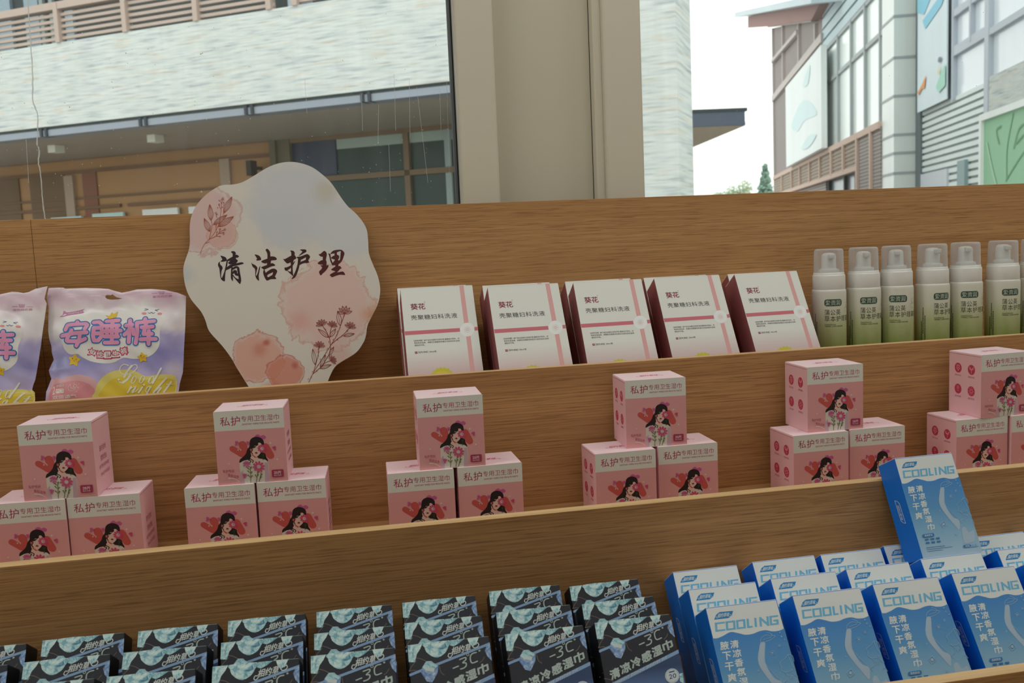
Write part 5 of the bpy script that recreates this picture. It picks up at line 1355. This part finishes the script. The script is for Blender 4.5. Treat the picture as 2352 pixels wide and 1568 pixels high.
while zz < zg_t + 6.5:
    b.box(uG0 - .2, uC, .0, .12, zz, zz + .30, M_SIDU); b.box(uG0 - .2, uC, .1, .2, zz + .30, zz + .38, mat('siding_shadow_line', (130, 148, 154), .6)); zz += .38
b.build('upper_siding', G.root)
G.part('gap_panel', mat('charcoal_gap', (78, 78, 80), .7), [(G.u(1888, 300), G.u(1897, 300), -.02, .06, zr_t, G.z(1890, 175))])
G.part('white_vent_strip', M_COL, [(G.u(1886, 130), G.u(1895, 130), -.1, .06, G.z(1890, 170), G.z(1890, 112))])
zz0, zz1 = zr_b, zr_t
G.part('slat_rail', mat('slat_screen', (190, 176, 162), .7), [(u0 + .25, uG1, -.02, .05, zz0, zz1)])
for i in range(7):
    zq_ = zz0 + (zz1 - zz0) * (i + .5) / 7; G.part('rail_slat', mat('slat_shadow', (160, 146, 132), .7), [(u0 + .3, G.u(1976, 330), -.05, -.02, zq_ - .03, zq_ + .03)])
G.part('rail_cap', M_SLAT, [(u0 + .2, uG1, -.1, .06, zz1 - .05, zz1 + .12), (u0 + .2, G.u(1976, 380), -.1, .06, zz0 - .1, zz0 + .04)])
for x in (1799, 1822, 1841, 1864, 1888, 1915, 1943, 1975, 2007):
    uu = G.u(x, 360); G.part('rail_post', M_SLAT, [(uu - .09, uu + .09, -.11, .05, (-.15 if x > 1970 else zz0), zz1)])
G.part('mesh_pier', MESHW, [(G.u(1977, 400), uG1, -.04, .1, -.15, zz1)])
G.part('lower_glass', mat('dusk_blue_glass', (112, 124, 132), .2, .5), [(u0 + .3, G.u(1977, 400), .2, .3, -.15, zz0)])
for x in (1845, 1870, 1895, 1930, 1955):
    uu = G.u(x, 420); G.part('lower_mullion', mat('dark_joint'), [(uu - .07, uu + .07, .1, .25, -.15, zz0)])
# corner column, its end face towards the shop
tk = back_to(G, uC, 2105)
b = MB(); b.box(uG1, uC, 0, tk, -.15, 16, M_COL, 0, {'+x': M_COL2}); b.build('corner_column', G.root)
for y in (30, 125, 213, 302, 344, 390):
    zz = G.z(2053, y + 8); G.part('panel_joint', M_MUL, [(uG1 - .01, uC + .012, -.012, tk + .01, zz - .03, zz + .03)])
# set-back wall nearer the shop
O2 = tk
def U(x, y): return G.u(x, y, O2)
def Z(x, y): return G.z(x, y, O2)
uE = U(2420, 200)
b = MB(); zz = Z(2190, 440) - .6; m_l = mat('rib_shadow', (156, 168, 168), .6); ztop = Z(2180, 236); ue = U(2262, 250); rib = (Z(2180, 236) - Z(2180, 380)) / 9.0
while zz < ztop:
    b.box(uC, ue, O2 + .02, O2 + .2, zz, zz + rib * .62, M_SID); b.box(uC, ue, O2 + .06, O2 + .2, zz + rib * .62, zz + rib, m_l); zz += rib
b.build('ribbed_siding', G.root)
G.part('lower_wall', M_SID, [(uC, uE, O2 + .1, O2 + .3, -.15, Z(2190, 440) - .5)])
G.part('roller_shutter', mat('lavender_shutter', (206, 212, 220), .5), [(U(2116, 420), U(2176, 420), O2 - .02, O2 + .05, -.15, Z(2150, 393))])
G.part('teal_post', mat('grey_teal_post', (140, 164, 166), .5), [(U(2204, 400), U(2221, 400), O2 - .05, O2 + .05, -.15, Z(2212, 368))])
G.part('dark_slot', mat('slate_slot', (104, 118, 122), .6), [(uC + .02, U(2117, 150), O2 - .03, O2 + .2, -.15, 14)])
zw = Z(2270, 190)
G.part('upper_glass', M_LAV, [(U(2186, 150), uE, O2 + .05, O2 + .15, ztop, 14)])
G.part('upper_backing', M_LMU, [(uC, U(2190, 150), O2 + .08, O2 + .2, ztop, 14)])
for x, w_ in ((2192, .05), (2232, .045), (2271, .11)):
    uu = U(x, 60); G.part('upper_frame', M_LMU, [(uu - w_, uu + w_, O2 - .04, O2 + .06, (Z(2271, 280) if x == 2271 else ztop) if x != 2232 else Z(2232, 95), 14)])
z_a = Z(2230, 103); z_b = Z(2230, 12)
G.part('upper_frame', M_LMU, [(U(2190, 80), U(2271, 80), O2 - .03, O2 + .06, z_a - .03, z_a + .16), (U(2190, 80), U(2271, 80), O2 - .03, O2 + .06, z_b, z_b + .14), (U(2271, 60), uE, O2 - .03, O2 + .06, Z(2310, 52) - .06, Z(2310, 52) + .06)])
G.part('stone_panel', STONE, [(U(2271, 240), uE, O2 - .02, O2 + .15, -.15, Z(2310, 160))])

# hanging banner on that wall
uu0, uu1 = U(2118, 150), U(2186, 150)
bn = MB(); zz0, zz1 = Z(2150, 243), Z(2150, -60)
BNM = mat('banner_white', (222, 236, 242), .6)
bn.box(uu0, uu1, O2 - .10, O2 - .07, zz0, zz1, BNM)
A = Art(); hh = zz1 - zz0; ww = uu1 - uu0; Pn = lambda a, c: (uu0 + a * ww, zz0 + c * hh)
BB = mat('banner_sky_blue', (140, 206, 230), .6); A.e = .01; A.STEP = .004
A.poly([Pn(0, .80), Pn(.25, .74), Pn(.6, .86), Pn(1, .84), Pn(1, 1), Pn(0, 1)], BB); A.poly([Pn(.2, .70), Pn(.3, .62), Pn(.85, .70), Pn(1, .78), Pn(.8, .78)], BB)
A.poly([Pn(.3, .88), Pn(1, .93), Pn(1, .97), Pn(.3, .92)], BNM); A.poly([Pn(.05, .16), Pn(.2, .20), Pn(.35, .26), Pn(.3, .16), Pn(.2, .17), Pn(.08, .13)], mat('banner_orange', (236, 160, 96), .6)); A.poly([Pn(.7, .12), Pn(.85, .2), Pn(1, .26), Pn(1, .1), Pn(.8, .07)], mat('banner_mint', (170, 222, 204), .6))
A.ell(Pn(.82, .31), .05 * ww, .02 * hh, mat('banner_slate', (120, 130, 150), .6)); A.poly([Pn(.76, .22), Pn(.84, .28), Pn(.8, .2)], mat('banner_yellow', (236, 220, 150), .6))
bn.art(A, lambda x, z, e: (x, O2 - .10 - e, z)); o = bn.build('hanging_banner')
o.location = G.root.location; o.rotation_euler = G.root.rotation_euler
tag(o, 'tall pale banner with blue top hanging on the wall right of the white corner column', 'banner')
# big white billboard in front of the mesh tower
bb = MB(); q0, q1 = G.u(1805, 190, -.3), G.u(1887, 120, -.3); za = G.z(1846, 363, -.3); zb2 = G.z(1846, 152, -.3)
BBW = mat('billboard_white', (240, 246, 246), .6); bb.box(q0, q1, -.32, -.14, za, zb2, BBW)
A = Art(); A.e = .01; A.STEP = .004; pc = mat('billboard_pale_cyan', (218, 238, 240), .6); hh = zb2 - za; ww = q1 - q0; Pn = lambda a, c: (q0 + a * ww, za + c * hh)
A.poly([Pn(.2, .45), Pn(.4, .6), Pn(.6, .62), Pn(.8, .5), Pn(.9, .36), Pn(.6, .4), Pn(.4, .34)], pc, 3); A.poly([Pn(.55, .8), Pn(.75, .93), Pn(.7, .75)], pc, 3); A.poly([Pn(.5, .12), Pn(.7, .2), Pn(.9, .16), Pn(.7, .08)], pc, 3)
bb.art(A, lambda x, z, e: (x, -.32 - e, z)); o = bb.build('billboard'); o.location = G.root.location; o.rotation_euler = G.root.rotation_euler
tag(o, 'blank-looking white billboard with pale cyan traces mounted on the mesh tower', 'billboard')
# green signboard with white frame
gs = empty('green_signboard', G.root.location); gs.rotation_euler = G.root.rotation_euler
tag(gs, 'green signboard with white frame and leaf drawing at the right picture edge', 'sign')
OF = O2 - .9; q0, q1 = G.u(2260, 350, OF), G.u(2480, 250, OF); z1g = G.z(2262, 277, OF); z0g = z1g - 3.4
b = MB(); GRN = mat('sign_leaf_green', (150, 200, 164), .6); b.box(q0, q1, OF, OF + .08, z0g, z1g, GRN)
A = Art(); A.e = .006; A.STEP = .003; gd = mat('sign_dark_leaf_line', (108, 160, 124), .6); gl_ = mat('sign_pale_leaf_line', (172, 214, 182), .6)
def GP(x, y): return G.uz(x, y, OF)
A.strokes([[GP(2311, 415), GP(2352, 350), GP(2400, 300)], [GP(2313, 410), GP(2314, 340), GP(2328, 262)]], .035, gd, 4); A.strokes([[GP(2268, 330), GP(2278, 380), GP(2290, 430)]], .06, gl_, 4)
A.strokes([[GP(2330, 340), GP(2340, 300), GP(2352, 285)], [GP(2335, 330), GP(2352, 310)], [GP(2296, 330), GP(2290, 300), GP(2300, 290)]], .03, gd, 4)
b.art(A, lambda x, z, e: (x, OF - e, z)); b.build('sign_panel', gs)
b = MB(); fw = .10; FW = mat('sign_white_frame', (238, 242, 240), .5)
b.box(q0 - fw, q0, OF - .05, OF + .1, z0g - fw, z1g + fw, FW); b.box(q1, q1 + fw, OF - .05, OF + .1, z0g - fw, z1g + fw, FW); b.box(q0, q1, OF - .05, OF + .1, z1g, z1g + fw, FW); b.box(q0, q1, OF - .05, OF + .1, z0g - fw, z0g, FW); b.build('sign_frame', gs)
b = MB(); b.box(q0 + .2, q0 + .35, OF + .08, OF + .2, -.15, z0g, FW); b.box(q1 - .35, q1 - .2, OF + .08, OF + .2, -.15, z0g, FW); b.build('sign_posts', gs)


# ---- trees
def tree(name, px, depth, wpx, hpx, kind, label, n=1400):
    d = ray(*px); p = CAM + d * depth / (d @ AZ); sc = depth / F_PX; w = wpx * sc; h = hpx * sc
    root = empty(name, (p[0], p[1], -.15)); tag(root, label, 'tree', 'trees at the end of the street')
    cz = p[2] + .15; b = MB(); rnd = random.Random(int(px[0])); lm = mat('spruce_needles', (150, 182, 166), .8) if kind == 'cone' else mat('pale_leaves', (186, 202, 170), .8); lm2 = mat('spruce_needles_light', (176, 204, 188), .8) if kind == 'cone' else mat('pale_leaves_light', (206, 220, 192), .8)  # needle colours lightened to carry the distance haze
    bl_ = [(rnd.uniform(-.6, .6), rnd.uniform(-.5, .5), rnd.uniform(.45, .7)) for _ in range(7)]
    for i in range(n):
        if kind == 'cone':
            t = rnd.random() ** .7; rr_ = w / 2 * (t * .95 + .03) * (.8 + .2 * math.sin(t * 60)); a = rnd.uniform(0, 6.28); q = rr_ * math.sqrt(rnd.random()); c = Vector((q * math.cos(a), q * math.sin(a), cz - h * t)); s_ = .05 * w + .06
        else:
            bx = bl_[i % 7]; v_ = Vector((rnd.gauss(0, 1), rnd.gauss(0, 1), rnd.gauss(0, 1))).normalized() * (rnd.random() ** .4) * bx[2]; c = Vector((w / 2 * (bx[0] + v_.x), w / 2 * (bx[1] * .6 + v_.y), cz + h / 2 * (bx[1] + v_.z) - h * .1)); s_ = .035 * w
        e1 = Vector((rnd.gauss(0, 1), rnd.gauss(0, 1), rnd.gauss(0, 1))).normalized(); e2 = e1.orthogonal().normalized()
        b.add([c - e1 * s_, c + e2 * s_ * .55, c + e1 * s_, c - e2 * s_ * .55], [(0, 1, 2, 3)], lm if rnd.random() < .6 else lm2)
    b.build('foliage', root)
    b = MB(); b.lathe([(.12 * w * .5 + .06, 0), (.05 * w * .5 + .03, cz - (h * .5 if kind == 'cone' else 0))], mat('tree_bark', (120, 104, 90), .9), 10); b.build('trunk', root)


tree('conifer', (1757, 378), 60, 96, 150, 'cone', 'slim pointed conifer standing left of the mesh tower', 2600)
tree('broadleaf_tree', (1697, 437), 55, 82, 90, 'round', 'pale green round-headed tree between the stone pier and the conifer', 2600)
tree('broadleaf_tree', (1652, 446), 52, 50, 62, 'round', 'smaller pale tree beside the stone pier, left of the round-headed tree', 1800)
